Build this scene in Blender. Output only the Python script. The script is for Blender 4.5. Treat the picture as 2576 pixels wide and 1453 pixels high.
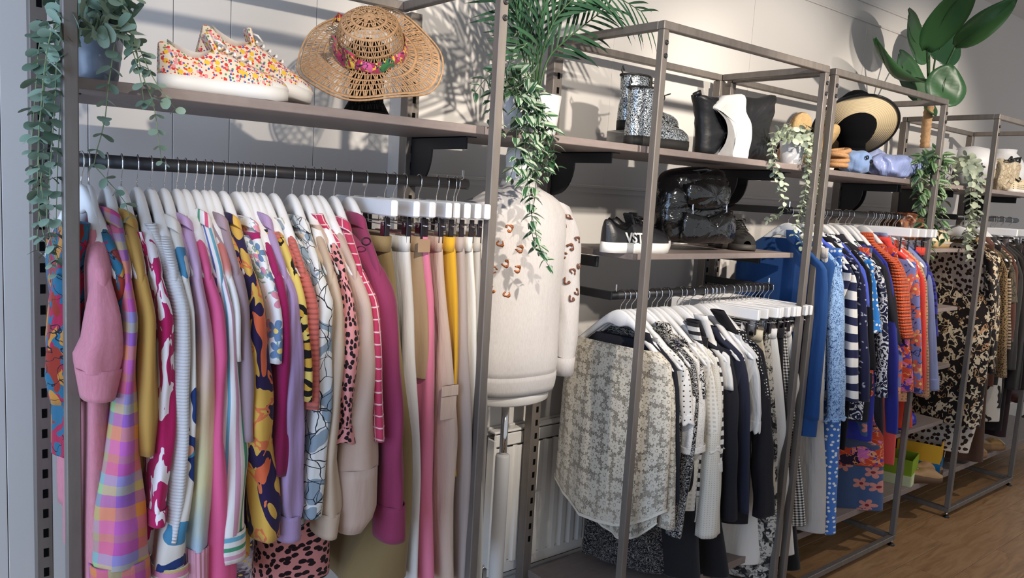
import bpy, math, random
import numpy as np
from mathutils import Vector, Matrix
for o in list(bpy.data.objects): bpy.data.objects.remove(o)
SC = bpy.context.scene
COL = SC.collection
# ------------------------------------------------------------------ camera
F_PX, W_PX, H_PX = 2006.4, 2576, 1453
CAM = np.array([-1.3908, -2.1457, 1.6543])
YAW, PITCH, ROLL = 0.6956, 0.1220, 0.0588
FW = np.array([math.sin(YAW)*math.cos(PITCH), math.cos(YAW)*math.cos(PITCH), -math.sin(PITCH)])
_r = np.array([math.cos(YAW), -math.sin(YAW), 0.0]); _u = np.cross(_r, FW)
RT = math.cos(ROLL)*_r + math.sin(ROLL)*_u
UP = -math.sin(ROLL)*_r + math.cos(ROLL)*_u
cd = bpy.data.cameras.new('camera'); cam = bpy.data.objects.new('camera', cd); COL.objects.link(cam)
cd.sensor_fit = 'HORIZONTAL'; cd.sensor_width = 36.0; cd.lens = 36.0*F_PX/W_PX; cd.clip_start = 0.02
cam.matrix_world = Matrix(((RT[0], UP[0], -FW[0], CAM[0]), (RT[1], UP[1], -FW[1], CAM[1]), (RT[2], UP[2], -FW[2], CAM[2]), (0, 0, 0, 1)))
SC.camera = cam
# ------------------------------------------------------------------ world, lights, exposure
w = bpy.data.worlds.new('shop_ambient'); SC.world = w; w.use_nodes = True
w.node_tree.nodes['Background'].inputs[0].default_value = (0.92, 0.95, 1.0, 1)
w.node_tree.nodes['Background'].inputs[1].default_value = 0.52
SC.view_settings.view_transform = 'Standard'; SC.view_settings.look = 'None'
SC.view_settings.gamma = 1.0; SC.view_settings.use_curve_mapping = False
SC.view_settings.exposure = 0.18
def spot(loc, aim, watts, angle, blend=0.35, col=(1.0, 0.90, 0.78), rad=0.028):
    l = bpy.data.lights.new('ceiling_spot', 'SPOT'); l.energy = watts; l.spot_size = math.radians(angle); l.spot_blend = blend
    l.color = col; l.shadow_soft_size = rad
    o = bpy.data.objects.new('ceiling_spot', l); COL.objects.link(o); o.location = loc
    o.rotation_euler = (Vector(aim)-Vector(loc)).to_track_quat('-Z', 'Y').to_euler(); return o
spot((-0.95, -2.45, 2.56), (-0.05, 0.1, 1.80), 165, 42, 0.5)
spot((0.15, -2.25, 2.56), (0.75, 0.1, 1.72), 215, 56, 0.6)
spot((1.45, -2.10, 2.56), (2.05, 0.1, 1.75), 190, 58, 0.6)
spot((3.0, -2.15, 2.56), (3.5, 0.1, 1.80), 180, 58, 0.6)
spot((3.3, -1.5, 2.56), (3.0, -0.95, 0.0), 48, 75, 0.8)
a = bpy.data.lights.new('window_daylight', 'AREA'); a.shape = 'RECTANGLE'; a.size = 2.2; a.size_y = 2.0; a.energy = 62; a.color = (0.48, 0.68, 1.0)
ao = bpy.data.objects.new('window_daylight', a); COL.objects.link(ao); ao.location = (-3.1, -1.3, 1.5)
ao.rotation_euler = (Vector((0.0, -0.2, 1.2))-Vector(ao.location)).to_track_quat('-Z', 'Y').to_euler()

def ray(x, y): return FW + RT*(x-1288.0)/F_PX - UP*(y-726.5)/F_PX
def at(x, y, Y):                      # photo pixel -> point of the place at depth Y
    d = ray(x, y); return CAM + d*(Y-CAM[1])/d[1]
# ------------------------------------------------------------------ helpers
def lin(h):
    h = h.lstrip('#'); v = [int(h[i:i+2], 16)/255.0 for i in (0, 2, 4)]
    return tuple((c/12.92 if c <= 0.04045 else ((c+0.055)/1.055)**2.4) for c in v)+(1.0,)
class G:
    def __init__(s, name):
        s.m = bpy.data.materials.new(name); s.m.use_nodes = True; s.t = s.m.node_tree
        s.b = s.t.nodes['Principled BSDF']; s.out = s.t.nodes['Material Output']
    def n(s, ty, **kw):
        n = s.t.nodes.new(ty)
        for k, v in kw.items(): setattr(n, k, v)
        return n
    def set(s, sock, v):
        if isinstance(v, bpy.types.NodeSocket): s.t.links.new(v, sock)
        elif v is not None:
            if isinstance(v, str): v = lin(v)
            try: sock.default_value = v
            except Exception: sock.default_value = v[:3]
    def coord(s, k='UV'): return s.n('ShaderNodeTexCoord').outputs[k]
    def map(s, v, sc=(1, 1, 1), lo=(0, 0, 0), ro=(0, 0, 0)):
        n = s.n('ShaderNodeMapping'); s.set(n.inputs[0], v); n.inputs[1].default_value = lo; n.inputs[2].default_value = ro; n.inputs[3].default_value = sc; return n.outputs[0]
    def math(s, op, a, b=None, c=None):
        n = s.n('ShaderNodeMath', operation=op); s.set(n.inputs[0], a); s.set(n.inputs[1], b); s.set(n.inputs[2], c); return n.outputs[0]
    def mix(s, f, a, b, mode='MIX'):
        n = s.n('ShaderNodeMix', data_type='RGBA', blend_type=mode); s.set(n.inputs[0], f); s.set(n.inputs[6], a); s.set(n.inputs[7], b); return n.outputs[2]
    def noise(s, v, sc, det=2, rough=0.5, dist=0.0, out=0):
        n = s.n('ShaderNodeTexNoise'); s.set(n.inputs['Vector'], v); n.inputs['Scale'].default_value = sc; n.inputs['Detail'].default_value = det
        n.inputs['Roughness'].default_value = rough; n.inputs['Distortion'].default_value = dist; return n.outputs[out]
    def vor(s, v, sc, feat='F1', rnd=1.0, out='Distance', dim='2D'):
        n = s.n('ShaderNodeTexVoronoi', feature=feat, voronoi_dimensions=dim); s.set(n.inputs['Vector'], v); n.inputs['Scale'].default_value = sc; n.inputs['Randomness'].default_value = rnd; return n.outputs[out]
    def ramp(s, f, stops, interp='CONSTANT'):
        n = s.n('ShaderNodeValToRGB'); s.set(n.inputs[0], f); r = n.color_ramp; r.interpolation = interp
        while len(r.elements) < len(stops): r.elements.new(0.5)
        for e, (p, c) in zip(r.elements, stops): e.position = p; e.color = lin(c) if isinstance(c, str) else c
        return n.outputs[0]
    def sep(s, v):
        n = s.n('ShaderNodeSeparateXYZ'); s.set(n.inputs[0], v); return n.outputs
    def lt(s, a, b): return s.math('LESS_THAN', a, b)
    def warp(s, v, sc, amt):
        nn = s.noise(v, sc, 2, 0.5, 0, 1); m = s.n('ShaderNodeVectorMath', operation='MULTIPLY_ADD'); s.set(m.inputs[0], nn); m.inputs[1].default_value = (amt, amt, amt); s.set(m.inputs[2], v); return m.outputs[0]
    def bump(s, h, strength=0.3, dist=0.005, prev=None):
        n = s.n('ShaderNodeBump'); n.inputs['Strength'].default_value = strength; n.inputs['Distance'].default_value = dist; s.set(n.inputs['Height'], h)
        if prev is not None: s.set(n.inputs['Normal'], prev)
        return n.outputs[0]
    def fin(s, col, rough=0.8, metal=0.0, spec=0.3, normal=None, alpha=None, **kw):
        s.set(s.b.inputs['Base Color'], col); s.set(s.b.inputs['Roughness'], rough); s.b.inputs['Metallic'].default_value = metal
        s.b.inputs['Specular IOR Level'].default_value = spec
        if normal is not None: s.set(s.b.inputs['Normal'], normal)
        if alpha is not None: s.set(s.b.inputs['Alpha'], alpha)
        for k, v in kw.items(): s.set(s.b.inputs[k.replace('_', ' ')], v)
        return s.m
MATS = {}
def plain(name, col, rough=0.6, metal=0.0, spec=0.4, var=0.06, vs=12.0, bump=0.0, bs=60.0):
    if name in MATS: return MATS[name]
    g = G(name); co = g.coord('Object'); nz = g.noise(co, vs, 3)
    c = lin(col) if isinstance(col, str) else col
    dk = tuple(x*(1-2*var) for x in c[:3])+(1,); lt_ = tuple(min(1, x*(1+2*var)) for x in c[:3])+(1,)
    nrm = g.bump(g.noise(co, bs, 3), bump, 0.003) if bump else None
    MATS[name] = g.fin(g.mix(nz, dk, lt_), rough, metal, spec, nrm); return MATS[name]

def tag(o, label=None, cat=None, group=None, kind=None):
    if label: o['label'] = label
    if cat: o['category'] = cat
    if group: o['group'] = group
    if kind: o['kind'] = kind
    return o
def empty(name, loc=(0, 0, 0), rz=0.0, label=None, cat=None, group=None):
    o = bpy.data.objects.new(name, None); COL.objects.link(o); o.location = loc; o.rotation_euler = (0, 0, rz); o.empty_display_size = 0.05
    return tag(o, label, cat, group)
def link(name, me, parent=None, loc=None, rot=None, scale=None, matrix=None):
    o = bpy.data.objects.new(name, me); COL.objects.link(o)
    if parent is not None: o.parent = parent
    if matrix is not None: o.matrix_basis = matrix
    else:
        if loc is not None: o.location = loc
        if rot is not None: o.rotation_euler = rot
        if scale is not None: o.scale = scale
    return o
class MB:
    def __init__(s): s.v = []; s.f = []; s.uv = []; s.n = 0; s.has = False
    def add(s, verts, faces, uvs=None):
        b = s.n; verts = [tuple(map(float, p)) for p in verts]; s.v += verts; s.n += len(verts)
        for i, fc in enumerate(faces):
            s.f.append([b+k for k in fc])
            if uvs is None: s.uv += [(verts[k][0]+verts[k][1], verts[k][2]) for k in fc]
            else: s.uv += uvs[i]
        return s
    def box(s, c, d, rot=None, bev=0.0):
        x, y, z = d[0]/2, d[1]/2, d[2]/2
        if bev:
            b = bev; P = []; 
            for sz in (-1, 1):
                for (zz, q) in (((z-b), 0), (z, b)) if sz > 0 else ((z, b), ((z-b), 0)):
                    X, Y = x-q, y-q
                    P += [(-X+b, -Y, sz*zz), (X-b, -Y, sz*zz), (X, -Y+b, sz*zz), (X, Y-b, sz*zz), (X-b, Y, sz*zz), (-X+b, Y, sz*zz), (-X, Y-b, sz*zz), (-X, -Y+b, sz*zz)]
            Fs = [list(range(7, -1, -1)), list(range(24, 32))]
            for r in range(3):
                for j in range(8): a, e = r*8+j, r*8+(j+1) % 8; Fs.append([a, e, e+8, a+8])
        else:
            P = [(-x, -y, -z), (x, -y, -z), (x, y, -z), (-x, y, -z), (-x, -y, z), (x, -y, z), (x, y, z), (-x, y, z)]
            Fs = [[3, 2, 1, 0], [4, 5, 6, 7], [0, 1, 5, 4], [1, 2, 6, 5], [2, 3, 7, 6], [3, 0, 4, 7]]
        M = rot if rot is not None else Matrix.Identity(3)
        return s.add([tuple(M @ Vector(p) + Vector(c)) for p in P], Fs)
    def loft(s, rings, cap0=False, cap1=False, closed=True):
        R = np.asarray(rings, float); nr, n, _ = R.shape
        if closed: Rc = np.concatenate([R, R[:, :1]], 1)
        else: Rc = R
        seg = np.linalg.norm(np.diff(Rc, axis=1), axis=2); mid = seg[nr//2]; U = np.concatenate([[0], np.cumsum(mid)])
        vl = np.concatenate([[0], np.cumsum(np.linalg.norm(np.diff(R, axis=0), axis=2).mean(1))])
        Fs = []; UVs = []; m = n if closed else n-1
        for i in range(nr-1):
            for j in range(m):
                k = (j+1) % n
                Fs.append([i*n+j, (i+1)*n+j, (i+1)*n+k, i*n+k]); UVs.append([(U[j], -vl[i]), (U[j], -vl[i+1]), (U[j+1], -vl[i+1]), (U[j+1], -vl[i])])
        if cap0: Fs.append(list(range(n))); UVs.append([(U[j], 0) for j in range(n)])
        if cap1: Fs.append([(nr-1)*n+j for j in range(n-1, -1, -1)]); UVs.append([(U[j], -vl[-1]) for j in range(n-1, -1, -1)])
        return s.add(R.reshape(-1, 3), Fs, UVs)
    def tube(s, path, rad, n=8, caps=True, flat=1.0):
        P = [Vector(p) for p in path]; k = len(P); rad = [rad]*k if not hasattr(rad, '__len__') else rad
        rings = []; prev = None
        for i in range(k):
            d = (P[min(i+1, k-1)]-P[max(i-1, 0)]).normalized()
            if prev is None:
                a = d.orthogonal().normalized()
                if abs(d.z) < 0.99: a = d.cross(Vector((0, 0, 1))).normalized()
            else: a = (prev - d*prev.dot(d)).normalized()
            b = d.cross(a); prev = a
            rings.append([tuple(P[i]+(a*math.cos(t)+b*math.sin(t)*flat)*rad[i]) for t in (2*math.pi*j/n for j in range(n))])
        return s.loft(rings, caps, caps)
    def lathe(s, prof, n=24, c=(0, 0, 0), sx=1, sy=1):
        rings = [[(c[0]+r*math.cos(t)*sx, c[1]-r*math.sin(t)*sy, c[2]+z) for t in (2*math.pi*j/n for j in range(n))] for r, z in prof]
        return s.loft(rings, prof[0][0] > 1e-4, prof[-1][0] > 1e-4)
    def prism(s, out, d0, d1, fn):
        # outline (a,b) extruded d0..d1 ; fn(a,b,d)->xyz
        n = len(out); P = [fn(a, b, d0) for a, b in out]+[fn(a, b, d1) for a, b in out]
        Fs = [list(range(n)), list(range(2*n-1, n-1, -1))]+[[i, i+n, (i+1) % n+n, (i+1) % n] for i in range(n)]
        return s.add(P, Fs)
    def mesh(s, name, mat, smooth=False):
        me = bpy.data.meshes.new(name); me.from_pydata(s.v, [], s.f)
        ul = me.uv_layers.new(name='UVMap'); ul.data.foreach_set('uv', np.asarray(s.uv, float).ravel())
        if smooth: me.polygons.foreach_set('use_smooth', [True]*len(me.polygons))
        if mat is not None: me.materials.append(mat)
        me.validate(); me.update(); return me
    def build(s, name, mat, parent=None, smooth=False, **kw):
        return link(name, s.mesh(name, mat, smooth), parent, **kw)
def sub(o, lv=1):
    m = o.modifiers.new('sub', 'SUBSURF'); m.levels = lv; m.render_levels = lv; return o
def bev(o, w=0.002, seg=2):
    m = o.modifiers.new('bev', 'BEVEL'); m.width = w; m.segments = seg; m.limit_method = 'ANGLE'; return o
RNG = random.Random(7)
# ================================================================== the setting
def m_wall():
    g = G('painted_wall'); co = g.coord('Object'); n1 = g.noise(co, 1.2, 3); n2 = g.noise(co, 90, 2)
    return g.fin(g.mix(n1, '#c8c4bf', '#d1cdc9'), 0.75, 0, 0.25, g.bump(n2, 0.06, 0.002))
def m_wood_floor():
    g = G('oak_laminate'); oi = g.n('ShaderNodeObjectInfo').outputs['Random']; co = g.coord('Object')
    off = g.n('ShaderNodeCombineXYZ'); g.set(off.inputs[0], g.math('MULTIPLY', oi, 37.0)); g.set(off.inputs[1], g.math('MULTIPLY', oi, 11.0))
    ad = g.n('ShaderNodeVectorMath', operation='ADD'); g.set(ad.inputs[0], co); g.set(ad.inputs[1], off.outputs[0])
    v = g.map(ad.outputs[0], (1.1, 9, 1)); gr = g.noise(v, 3.0, 6, 0.6, 1.2); fine = g.noise(g.map(ad.outputs[0], (4, 90, 1)), 4, 3)
    c = g.ramp(gr, [(0.25, '#7a583c'), (0.45, '#a07a54'), (0.6, '#b38c64'), (0.8, '#8f6a49')], 'LINEAR')
    c = g.mix(g.math('MULTIPLY', fine, 0.35), c, '#5f432c'); c = g.mix(g.math('MULTIPLY', oi, 0.25), c, '#a8845e')
    return g.fin(c, 0.42, 0, 0.35, g.bump(fine, 0.1, 0.002))
M_WALL = m_wall(); M_FLOOR = m_wood_floor()
M_TRIM = plain('satin_white_trim', '#cbc7c2', 0.5, 0, 0.4, 0.02)
M_CEIL = plain('ceiling_paint', '#dcd8d4', 0.85, 0, 0.2, 0.02, 2)
def struct(o): o['kind'] = 'structure'; return o
WY, WYL, WX0, WX1, CZ = 0.12, 0.20, 0.0, 4.10, 3.10
ws = MB(); ws.box((2.05, WY+0.05, CZ/2), (4.10, 0.10, CZ)); struct(ws.build('wall_back', M_WALL))
ws = MB(); ws.box((5.8, 0.215, CZ/2), (3.4, 0.10, CZ)); struct(ws.build('wall_right', M_WALL))
wl = MB(); wl.box((-1.1, WYL+0.065, CZ/2), (2.2, 0.10, CZ)); wl.box((-2.2, -1.0, CZ/2), (0.1, 2.5, CZ))
wl = MB(); wl.box((-1.3, WYL+0.065, CZ/2), (2.6, 0.10, CZ)); WL = struct(wl.build('wall_left', M_WALL))
# vertical boards of the panelled wall, each board its own piece
edges = [-2.6, -2.3, -1.96, -1.62, -1.28, -1.10, -0.905, -0.693, -0.535, -0.272, -0.002]
for a0, a1 in zip(edges[:-1], edges[1:]):
    m = MB(); m.box(((a0+a1)/2, WYL+0.0075, CZ/2), (a1-a0-0.0016, 0.015, CZ), bev=0.0012); m.build('panel', M_WALL, WL)
rt = MB(); rt.prism([(-0.004, WYL), (0.012, WY-0.004), (0.03, WY-0.004), (0.03, WYL)], 0, CZ, lambda a, b, d: (a, b, d)); struct(rt.build('trim_1', M_TRIM))
# dado moulding and picture-rail groove on the back wall
m = MB(); m.box((2.06, WY-0.006, 1.690), (4.06, 0.012, 0.014), bev=0.003); m.box((2.06, WY-0.003, 1.676), (4.06, 0.006, 0.02)); struct(m.build('trim_2', M_TRIM))
m = MB(); m.box((2.06, WY-0.008, 0.76), (4.06, 0.016, 0.03), bev=0.004); struct(m.build('trim_3', M_TRIM))
m = MB(); m.box((2.06, WY-0.009, 0.075), (4.06, 0.018, 0.15), bev=0.004); struct(m.build('baseboard_back', M_TRIM))
m = MB(); m.box((-1.3, WYL-0.009, 0.075), (2.58, 0.018, 0.15), bev=0.004); struct(m.build('baseboard_left', M_TRIM))
m = MB(); m.box((5.8, 0.156, 0.075), (3.2, 0.018, 0.15), bev=0.004); struct(m.build('baseboard_right', M_TRIM))
for z, h_ in ((2.675, .010), (2.773, .014)):
    m = MB(); m.box((2.06, WY-0.004, z), (4.06, 0.008, h_), bev=.002); struct(m.build('trim_5', M_WALL))
for x in (0.95, 1.86, 2.9):
    m = MB(); m.box((x, WY-0.001, 2.18), (0.006, 0.002, 0.98)); struct(m.build('trim_4', M_WALL))
m = MB(); m.box((1.9, -1.6, CZ+0.05), (11.4, 4.6, 0.10)); CE = struct(m.build('ceiling', M_CEIL))
m = MB(); m.box((1.9, -1.6, -0.03), (11.4, 4.6, 0.04)); FL = struct(m.build('floor', plain('floor_joint', '#3a2a1e', 0.8)))
pw, pl_ = 0.192, 1.285
proto = MB(); proto.box((0, 0, 0), (pl_-0.0016, pw-0.0016, 0.010), bev=0.0012); pm = proto.mesh('plank', M_FLOOR)
for j in range(15):
    yy = -2.62+j*pw
    if yy > 0.3: break
    offx = (0.0, 0.52, 0.9, 0.31, 0.74, 0.12, 1.02)[j % 7]
    for i in range(5):
        link('plank', pm, FL, (0.2+offx+i*pl_, yy, -0.005))
m = MB(); m.box((-2.3, -1.55, -0.005), (3.6, 3.6, 0.010)); m.box((7.0, -1.55, -0.005), (1.2, 3.6, 0.010)); m.build('boarding', M_FLOOR, FL)

# ================================================================== metal display frames
def m_steel():
    g = G('raw_steel'); co = g.coord('Object'); n1 = g.noise(g.map(co, (8, 8, 1.2)), 6, 4, 0.6); n2 = g.noise(co, 120, 2)
    return g.fin(g.mix(n1, '#625b56', '#857d76'), g.math('MULTIPLY_ADD', n2, 0.2, 0.40), 0.35, 0.5, g.bump(n2, 0.05, 0.001))
M_STEEL = m_steel(); M_DARK = plain('black_steel', '#2b2a2c', 0.45, 0.3, 0.5, 0.08); M_SLOT = plain('slot_shadow', '#070707', 0.9, 0, 0.1, 0)
M_CHROME = plain('chrome', '#d8d8da', 0.12, 1.0, 0.5, 0.02); M_BLACKPL = plain('black_plastic', '#161616', 0.4, 0, 0.5, 0.03)
HT, FY, TW = 2.2, -0.4768, 0.026
slotm = MB(); slotm.box((0, 0, 0), (0.011, 0.0016, 0.022)); slot_me = slotm.mesh('slot', M_SLOT)
boltm = MB(); boltm.lathe([(0.008, 0), (0.008, 0.003), (0.0055, 0.0045), (0.0045, 0.0025), (0.0, 0.0025)], 12); bolt_me = boltm.mesh('bolt', M_DARK, True)
footm = MB(); footm.lathe([(0.0, 0.0), (0.017, 0.0), (0.018, 0.004), (0.010, 0.010), (0.0, 0.010)], 14); foot_me = footm.mesh('foot', M_BLACKPL, True)
stemm = MB(); stemm.lathe([(0.005, 0.008), (0.005, 0.030)], 10); stem_me = stemm.mesh('foot_screw', M_CHROME, True)
def bar(par, name, p, q, w=TW, mat=None, w2=None):
    p, q = Vector(p), Vector(q); d = q-p; m = MB(); sz = [w, w2 or w, w2 or w]
    ax = max(range(3), key=lambda i: abs(d[i])); dim = [w, w, w]; dim[ax] = abs(d[ax])
    if w2 and ax != 2: dim[2] = w2
    m.box(tuple((p+q)/2), dim, bev=0.0022); return m.build(name, mat or M_STEEL, par)
def frame(x0, x1, label, b0=None, b1=None, zslots=(0.35, 2.1), nslot=14):
    t = empty('display_rack', ((x0+x1)/2, FY/2, 0), 0, label, 'display rack', 'steel display racks along the wall'); L = lambda x, y, z: (x-(x0+x1)/2, y-FY/2, z)
    h = TW/2; b0 = b0 or (x0, x0+0.038); b1 = b1 or (x1-0.038, x1)
    for x in (x0+h, x1-h):
        bar(t, 'post', L(x, FY+h, 0.056), L(x, FY+h, HT-TW))
        bar(t, 'side_rail', L(x, FY+TW, HT-h), L(x, -0.001, HT-h)); bar(t, 'side_rail', L(x, FY+TW, 0.043), L(x, -0.001, 0.043))
        for z in (2.135, 2.095):
            b = link('bolt', bolt_me, t, L(x+0.002, FY, z), (math.pi/2, 0, 0))
        f = link('foot', foot_me, t, L(x, FY+h, 0.0)); link('foot_screw', stem_me, f)
    for (a0, a1) in (b0, b1):
        bar(t, 'upright', L((a0+a1)/2, 0.018, 0.0), L((a0+a1)/2, 0.018, HT-TW), a1-a0)
        z = zslots[0]; dz = 0.0505
        while z < zslots[1]:
            link('slot', slot_me, t, L((a0+a1)/2+0.002, 0.018-(a1-a0)/2-0.0004, z)); z += dz
        f = link('foot', foot_me, t, L((a0+a1)/2, 0.018, 0.0)); f.scale = (1, 1, 0.5)
    bar(t, 'front_rail', L(x0, FY+h, HT-h), L(x1, FY+h, HT-h)); bar(t, 'back_rail', L(x0, 0.015, HT-h), L(x1, 0.015, HT-h))
    bar(t, 'front_rail', L(x0, FY+h, 0.043), L(x1, FY+h, 0.043))
    return t
AL, AR, BL, BR, CL, CR, DL, DR = -1.086, -0.064, 0.548, 1.526, 1.574, 2.608, 3.235, 4.195
frame(AL, AR, 'grey steel rack around the pink and pastel tops rail', (-1.066, -1.030), (-0.062, -0.020), (0.4, 2.15))
frame(BL, BR, 'grey steel rack holding the glitter boots and black bag shelf', (0.532, 0.574), (1.490, 1.528))
frame(CL, CR, 'grey steel rack around the blue clothes rail', (1.566, 1.604), (2.57, 2.608))
frame(DL, DR, 'grey steel rack around the leopard print clothes rail', (3.235, 3.273), (4.157, 4.195))

# ================================================================== shelves and rails
def m_board():
    g = G('grey_melamine'); co = g.coord('Object'); n = g.noise(g.map(co, (1.5, 12, 12)), 5, 5, 0.6); n2 = g.noise(co, 40, 2)
    return g.fin(g.mix(g.math('MULTIPLY_ADD', n2, 0.3, g.math('MULTIPLY', n, 0.6)), '#6e625e', '#9a8d88'), 0.5, 0, 0.35)
M_BOARD = m_board()
def shelf(x0, x1, z, yf, label, yb=-0.002, br=(), th=0.022, style='curve'):
    t = empty('shelf', ((x0+x1)/2, (yf+yb)/2, z-th), 0, label, 'shelf', 'grey wall shelves'); ox, oy = (x0+x1)/2, (yf+yb)/2
    m = MB(); m.box((0, 0, th/2), (x1-x0, yb-yf, th), bev=0.0016); m.build('board', M_BOARD, t)
    for bx in br:
        m = MB()
        if style == 'curve':
            n = 8; out = [(yb, 0), (yf+0.12, 0), (yf+0.12, -0.036), (yb-0.115, -0.036)]
            out += [(yb-0.115+0.095*(1-math.cos(k/n*math.pi/2)), -0.036-0.115*math.sin(k/n*math.pi/2)) for k in range(1, n+1)]+[(yb, -0.151)]
            m.prism([(a-oy, b) for a, b in out], bx-0.003-ox, bx+0.003-ox, lambda a, b, d: (d, a, b)); m.box((bx+0.010-ox, (yb+yf+0.10)/2-oy, -0.0015), (0.026, yb-yf-0.11, 0.003))
        else:
            m.box((bx-ox, (yb+yf+0.14)/2-oy, -0.020), (0.012, yb-yf-0.14, 0.036), bev=0.002)
        m.build('bracket', M_DARK, t)
    return t
SZ, SYF = 1.822, -0.41
shelf(-1.052, -0.052, SZ, SYF, 'grey shelf carrying floral sneakers and the straw hat', br=(-1.045, -0.040))
shelf(-0.040, 0.545, SZ, SYF, 'grey shelf carrying the palm above the sweatshirt mannequin', br=())
shelf(0.556, 1.512, SZ, SYF, 'grey shelf carrying the glitter boots and black leather bag', br=(0.553, 1.509))
shelf(1.590, 2.585, SZ-0.004, SYF, 'grey shelf carrying the wide brimmed sun visor', br=(1.585, 2.59))
shelf(2.625, 3.225, SZ-0.004, SYF, 'grey shelf carrying the big potted rubber plant', br=(2.630,))
shelf(3.245, 4.19, SZ-0.004, SYF, 'grey shelf carrying the cream perforated bag', br=(3.25, 4.18))
shelf(0.566, 1.526, 1.474, -0.402, 'grey lower shelf carrying black sneakers and the patent backpack', br=(0.553, 1.509), th=0.020, style='plain')
for z, lb in ((1.49, 'short grey shelf with the felt hat and cream clogs'), (1.176, 'short grey shelf with flat tan sandals beside coral skirt'), (0.86, 'short grey shelf with pale strappy sandals beside blue sweatshirt'), (0.545, 'short grey shelf carrying the bright blue clogs')):
    shelf(2.64, 3.21, z, -0.40, lb, br=(2.66,), th=0.020, style='plain')
shelf(1.60, 5.20, 0.224, -0.40, 'long grey bottom shelf with shoe boxes and sandals', br=(1.62, 2.6, 3.25, 4.15), th=0.030, style='plain')
m = MB(); m.box((3.4, -0.03, 0.10), (3.56, 0.02, 0.19)); tag(m.build('plinth_panel', plain('plinth', '#1c1816', 0.8)), 'dark kick panel under the long bottom shelf', 'panel')
shelf(0.56, 1.55, 0.224, -0.40, 'grey bottom shelf below the black and white clothes', br=(0.58, 1.5), th=0.030, style='plain')
RY = -0.30
def rail(x0, x1, z, label, a0, a1, pins=()):
    t = empty('clothes_rail', ((x0+x1)/2, RY, z), 0, label, 'clothes rail', 'steel hanging rails'); ox = (x0+x1)/2
    m = MB(); m.tube([(x0-ox, 0, 0), (x1-ox, 0, 0)], 0.0145, 14); m.build('rail_bar', M_DARK, t, True)
    for x in (a0, a1):
        m = MB(); m.box((x-ox, (0.0-RY)/2-0.004, 0), (0.010, -RY+0.008, 0.030), bev=0.002); m.build('arm', M_DARK, t)
    for x in pins:
        m = MB(); m.tube([(x-ox, 0, 0.012), (x-ox, 0, 0.038)], 0.003, 8); m.build('end_pin', M_CHROME, t)
    return t
ZA, ZB, ZC, ZD = 1.666, 1.322, 1.640, 1.655
rail(-1.045, -0.040, ZA, 'black hanging rail carrying the pink and pastel tops', -1.040, -0.041, (-0.055,))
rail(0.585, 1.540, ZB, 'black hanging rail carrying the black and white clothes', 0.587, 1.508, (0.612, 1.532))
rail(1.610, 2.640, ZC, 'black hanging rail carrying the blue and orange clothes', 1.612, 2.59, (1.63,))
rail(3.280, 4.20, ZD, 'black hanging rail carrying leopard and khaki clothes', 3.283, 4.175, ())
# radiator behind the mannequin
t = empty('radiator', (0.66, 0.06, 0.2), 0, 'white panel radiator on the wall behind the mannequin pole', 'radiator'); M_RAD = plain('radiator_enamel', '#dcd9d4', 0.4, 0, 0.5, 0.02)
m = MB(); m.box((0, 0.036, 0.28), (0.50, 0.008, 0.52)); m.build('back_plate', M_RAD, t)
prof = []; x = -0.25
while x < 0.2499: prof += [(x, 0.0), (x+0.010, -0.012), (x+0.030, -0.012), (x+0.040, 0.0)]; x += 0.05
m = MB(); rr = [[(a, b, z) for a, b in prof] for z in (0.05, 0.51)]; m.loft(rr, closed=False); m.box((0, 0.002, 0.535), (0.50, 0.012, 0.05), bev=0.005); m.box((0, 0.002, 0.03), (0.50, 0.012, 0.05), bev=0.005); m.build('front_panel', M_RAD, t)
for sx in (-1, 1):
    m = MB(); m.box((sx*0.247, 0.016, 0.29), (0.012, 0.045, 0.50), bev=0.004); m.build('end_cap', M_RAD, t)
m = MB(); m.box((0, 0.018, 0.566), (0.50, 0.04, 0.010), bev=0.003); m.build('top_grille', M_RAD, t)
m = MB(); m.tube([(-0.262, 0.02, -0.2), (-0.262, 0.02, 0.04), (-0.245, 0.015, 0.05)], 0.008, 10); m.build('pipe', M_CHROME, t, True)
# ================================================================== fabrics
def fab(name, build=None, col='#888888', rough=0.88, fold=0.35, weave=700.0, wv=0.12, sheen=0.15, alpha=None, spec=0.15, rib=None):
    g = G(name); uv = g.coord('UV'); c = build(g, uv) if build else lin(col)
    n = g.noise(g.map(uv, (26, 5, 1)), 1.0, 3, 0.55); nr = g.bump(n, fold, 0.012)
    if rib:
        axis, fr, st = rib; s_ = g.sep(uv); wv_ = g.math('SINE', g.math('MULTIPLY', s_[axis], fr*6.2832)); nr = g.bump(wv_, st, 0.004, nr)
        c = g.mix(g.math('MULTIPLY_ADD', wv_, 0.06, 0.06), c, tuple(x*0.55 for x in (lin(col) if not build else (0.3, 0.3, 0.3)))[:3]+(1,)) if not build else c
    nr = g.bump(g.noise(uv, weave, 2), wv, 0.001, nr)
    shade = g.noise(g.map(uv, (9, 3, 1)), 1.0, 2); c = g.mix(g.math('MULTIPLY_ADD', shade, 0.16, -0.03), c, (0.02, 0.015, 0.02, 1))
    al = alpha(g, uv) if alpha else None
    m = g.fin(c, rough, 0, spec, nr, al, Sheen_Weight=sheen); return m
FAB = {}
def F(name, **kw):
    if name not in FAB: FAB[name] = fab('fabric_'+name, **kw)
    return FAB[name]
def solid(col, heather=0.0):
    def b(g, uv):
        c = lin(col)
        if heather: c = g.mix(g.math('MULTIPLY', g.noise(g.map(uv, (260, 60, 1)), 1, 2, 0.7), heather), c, tuple(min(1, x*1.9+.12) for x in c[:3])+(1,))
        return c
    return b
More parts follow.
